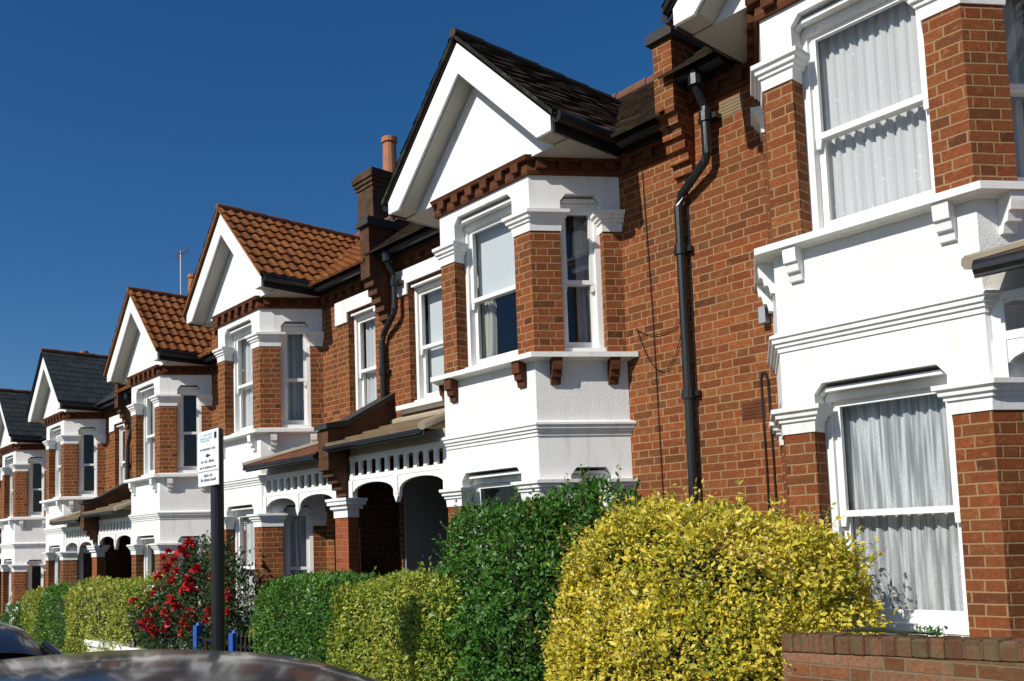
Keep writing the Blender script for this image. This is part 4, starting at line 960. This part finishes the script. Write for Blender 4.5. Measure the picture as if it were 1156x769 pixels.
# ------------------------------------------------------------------ cars
def car(label, loc, paint, L=4.2, hgt=1.42, flip=1):
    root = empty('parked_car', loc, label, 'car', 'cars parked along the kerb')
    F = flip
    # side profile: x along the car (0 rear .. L front), deck height
    st = [0, .06, .25, .6, 1.0, 1.6, 2.2, 2.7, 3.1, 3.5, 3.85, 4.08, 4.2]; sc_ = L / 4.2
    deck = [.62, .80, .90, .93, .94, .94, .93, .92, .90, .86, .79, .70, .55]
    hw = [.66, .74, .81, .845, .86, .865, .865, .86, .85, .83, .79, .72, .62]
    m = M(); rings = []
    for x, dz, w in zip(st, deck, hw):
        X = (x * sc_ - L / 2) * -F
        half = [(w * .80, .20), (w * .96, .28), (w, .45), (w * .995, .62 if dz > .66 else dz - .06), (w * .955, dz - .05), (w * .88, dz), (w * .45, dz + .025), (0, dz + .035)]
        rings.append([(X, y, z) for y, z in half] + [(X, -y, z) for y, z in half[-2::-1]])
    for a, b in zip(rings, rings[1:]):
        for k in range(len(a) - 1): m.poly([a[k], b[k], b[k + 1], a[k + 1]])
        m.poly([a[-1], b[-1], b[0], a[0]])
    m.poly(rings[0]); m.poly(rings[-1])
    bm_ = m.build('body', paint, root, smooth=True)
    bm = bmesh.new(); bm.from_mesh(bm_.data); bmesh.ops.remove_doubles(bm, verts=bm.verts[:], dist=.0005); bmesh.ops.recalc_face_normals(bm, faces=bm.faces[:]); bm.to_mesh(bm_.data); bm.free()
    for p in bm_.data.polygons: p.use_smooth = True
    # cabin: glass tub, painted roof with pillars
    cs = [.14, .42, .80, 1.25, 1.75, 2.2, 2.55, 2.85, 3.10]; rh = [.0, .40, .70, .93, .99, .985, .94, .58, .0]; base = .915
    def cab(x, r, grow=0.0, wtop=None):
        X = (x * sc_ - L / 2) * -F; zt = base + (hgt - base) * r; wt = .80 - .21 * r
        return X, zt, wt
    m = M(); rings = []
    for x, r in zip(cs, rh):
        X, zt, wt = cab(x, r); rings.append([(X, .80, base - .02), (X, (.80 + wt) / 2 + .025, (base + zt) / 2), (X, wt, zt - .03 * r), (X, wt * .5, zt + .005), (X, 0, zt + .01), (X, -wt * .5, zt + .005), (X, -wt, zt - .03 * r), (X, -(.80 + wt) / 2 - .025, (base + zt) / 2), (X, -.80, base - .02)])
    for a, b in zip(rings, rings[1:]):
        for k in range(len(a) - 1): m.poly([a[k], b[k], b[k + 1], a[k + 1]])
    o = m.build('cabin_glass', 'carglass', root); bm = bmesh.new(); bm.from_mesh(o.data); bmesh.ops.remove_doubles(bm, verts=bm.verts[:], dist=.0005); bmesh.ops.recalc_face_normals(bm, faces=bm.faces[:]); bm.to_mesh(o.data); bm.free()
    for p in o.data.polygons: p.use_smooth = True
    # roof skin
    m = M(); N1, N2 = 22, 16
    def rr(x):
        return float(np.interp(x, cs, rh))
    def roof(a, b):
        x = .50 + (2.66 - .50) * a; r = rr(x); xm_ = (a - .5) * 2
        r = 1.0 - (.10 * abs(xm_) ** 3.0 if xm_ > 0 else .52 * abs(xm_) ** 2.0)
        X, zt, wt = cab(x, r); v = (b - .5) * 2; wt = .64 + .02 * (1 - abs(xm_))
        return (X, v * wt, zt + .022 + .028 * (1 - v * v) - .05 * abs(v) ** 5)
    m.grid(roof, N1, N2)
    def roof2(a, b):
        p = roof(a, b); return (p[0], p[1] * 1.0, p[2] - .03)
    m.grid(roof2, N1, N2); o = m.build('roof', paint, root, smooth=True, recalc=False)
    for q in (-1, 1):
        for path in (((3.10, .0), (2.85, .58), (2.58, .93)), ((.14, .0), (.42, .40), (.74, .64)), ((1.62, .0), (1.62, .6), (1.62, .97))):
            pts = []
            for x, r in path:
                X_, zt, wt_ = cab(x, r); k3 = (zt - base) / (hgt - base); pts.append((X_, q * (.80 + (wt_ - .80) * 1.0 + .03 * (1 - abs(2 * k3 - 1)) + .012), zt))
            m = M(); m.tube(pts, .03, 6); m.build('pillar', paint, root)
        m = M(); X_ = (2.75 * sc_ - L / 2) * -F; m.tube([(X_, q * .83, .95), (X_ - .02 * F, q * .97, .99)], [.03, .085], 10); m.tube([(X_, q * .97, .99), (X_ + .07 * F, q * .97, .99)], [.085, .05], 10); m.build('wing_mirror', paint, root)
        m = M()
        for xh in (1.15, 2.05): X_ = (xh * sc_ - L / 2) * -F; m.box(X_ - .09, X_ + .09, q * .875 - .012, q * .875 + .012, .74, .765)
        m.build('door_handle', 'chrome', root)
        m = M(); X_ = (4.02 * sc_ - L / 2) * -F; m.tube([(X_, q * .56, .62), (X_ + .09 * -F, q * .55, .62)], [.10, .07], 12); m.build('headlight', 'lamp', root)
        m = M(); X_ = (.10 * sc_ - L / 2) * -F; m.box(X_ - .05, X_ + .06, q * .66 - .06, q * .66 + .06, .62, .80); m.build('tail_light', 'redlens', root)
    for xw in (.78, 3.32):
        for q in (-1, 1):
            X_ = (xw * sc_ - L / 2) * -F
            m = M(); m.tube([(X_, q * .67, .31), (X_, q * .70, .31), (X_, q * .85, .31), (X_, q * .88, .31)], [.27, .31, .31, .28], 24); wh = m.build('wheel', 'rubber', root)
            m = M(); m.tube([(X_, q * .80, .31), (X_, q * .889, .31)], [.20, .195], 20)
            for t in range(5): a = t * 1.2566; m.tube([(X_, q * .892, .31), (X_ + .18 * math.cos(a), q * .892, .31 + .18 * math.sin(a))], .025, 6)
            m.build('rim', 'chrome', wh)
    return root
rx = math.atan(SLOPE)
def zr(x): return gz(x) - .12
c1 = car('black car close to the camera, only its shiny roof showing at the bottom', (-3.22, 1.05, zr(-3.22)), 'carblack', 4.3, 1.30, 1); c1.rotation_euler = (0, -rx, 0)
c2 = car('second dark car at the lower left corner, ahead of the close black one', (-8.7, 1.45, zr(-8.7)), 'cardark', 4.3, 1.39, 1); c2.rotation_euler = (0, -rx, 0)

# ------------------------------------------------------------------ light
AZ, EL = R(-3.5), R(37.5)                   # sun a little left of the facade normal, behind the camera
sd = Vector((math.sin(AZ) * math.cos(EL), -math.cos(AZ) * math.cos(EL), math.sin(EL)))
ld = bpy.data.lights.new('sun', 'SUN'); ld.energy = 5.0; ld.angle = R(.53); ld.color = (1, .95, .88)
lo = bpy.data.objects.new('sun', ld); COL.objects.link(lo); lo.rotation_euler = sd.to_track_quat('Z', 'Y').to_euler(); lo.location = sd * 60
nt = world.node_tree; nt.nodes.clear(); N = NT(nt)
sky = N.n('ShaderNodeTexSky'); sky.sky_type = 'NISHITA'; sky.sun_disc = False; sky.sun_elevation = EL
sky.sun_rotation = math.atan2(sd.x, sd.y); sky.altitude = 0; sky.air_density = 1.0; sky.dust_density = .6; sky.ozone_density = 5.0
bg = N.n('ShaderNodeBackground'); bg.inputs[1].default_value = .086; hs = N.n('ShaderNodeHueSaturation'); hs.inputs['Hue'].default_value = .503; hs.inputs['Saturation'].default_value = 1.27; N.l(sky.outputs[0], hs.inputs['Color']); N.l(hs.outputs[0], bg.inputs[0])
ow = N.n('ShaderNodeOutputWorld'); N.l(bg.outputs[0], ow.inputs[0])
sc.view_settings.view_transform = 'Standard'; sc.view_settings.look = 'None'; sc.view_settings.exposure = 0; sc.view_settings.gamma = 1; sc.view_settings.use_curve_mapping = False
sc.render.engine = 'CYCLES'; sc.cycles.use_denoising = True; sc.cycles.max_bounces = 8; sc.cycles.transparent_max_bounces = 16; sc.cycles.caustics_reflective = False; sc.cycles.caustics_refractive = False
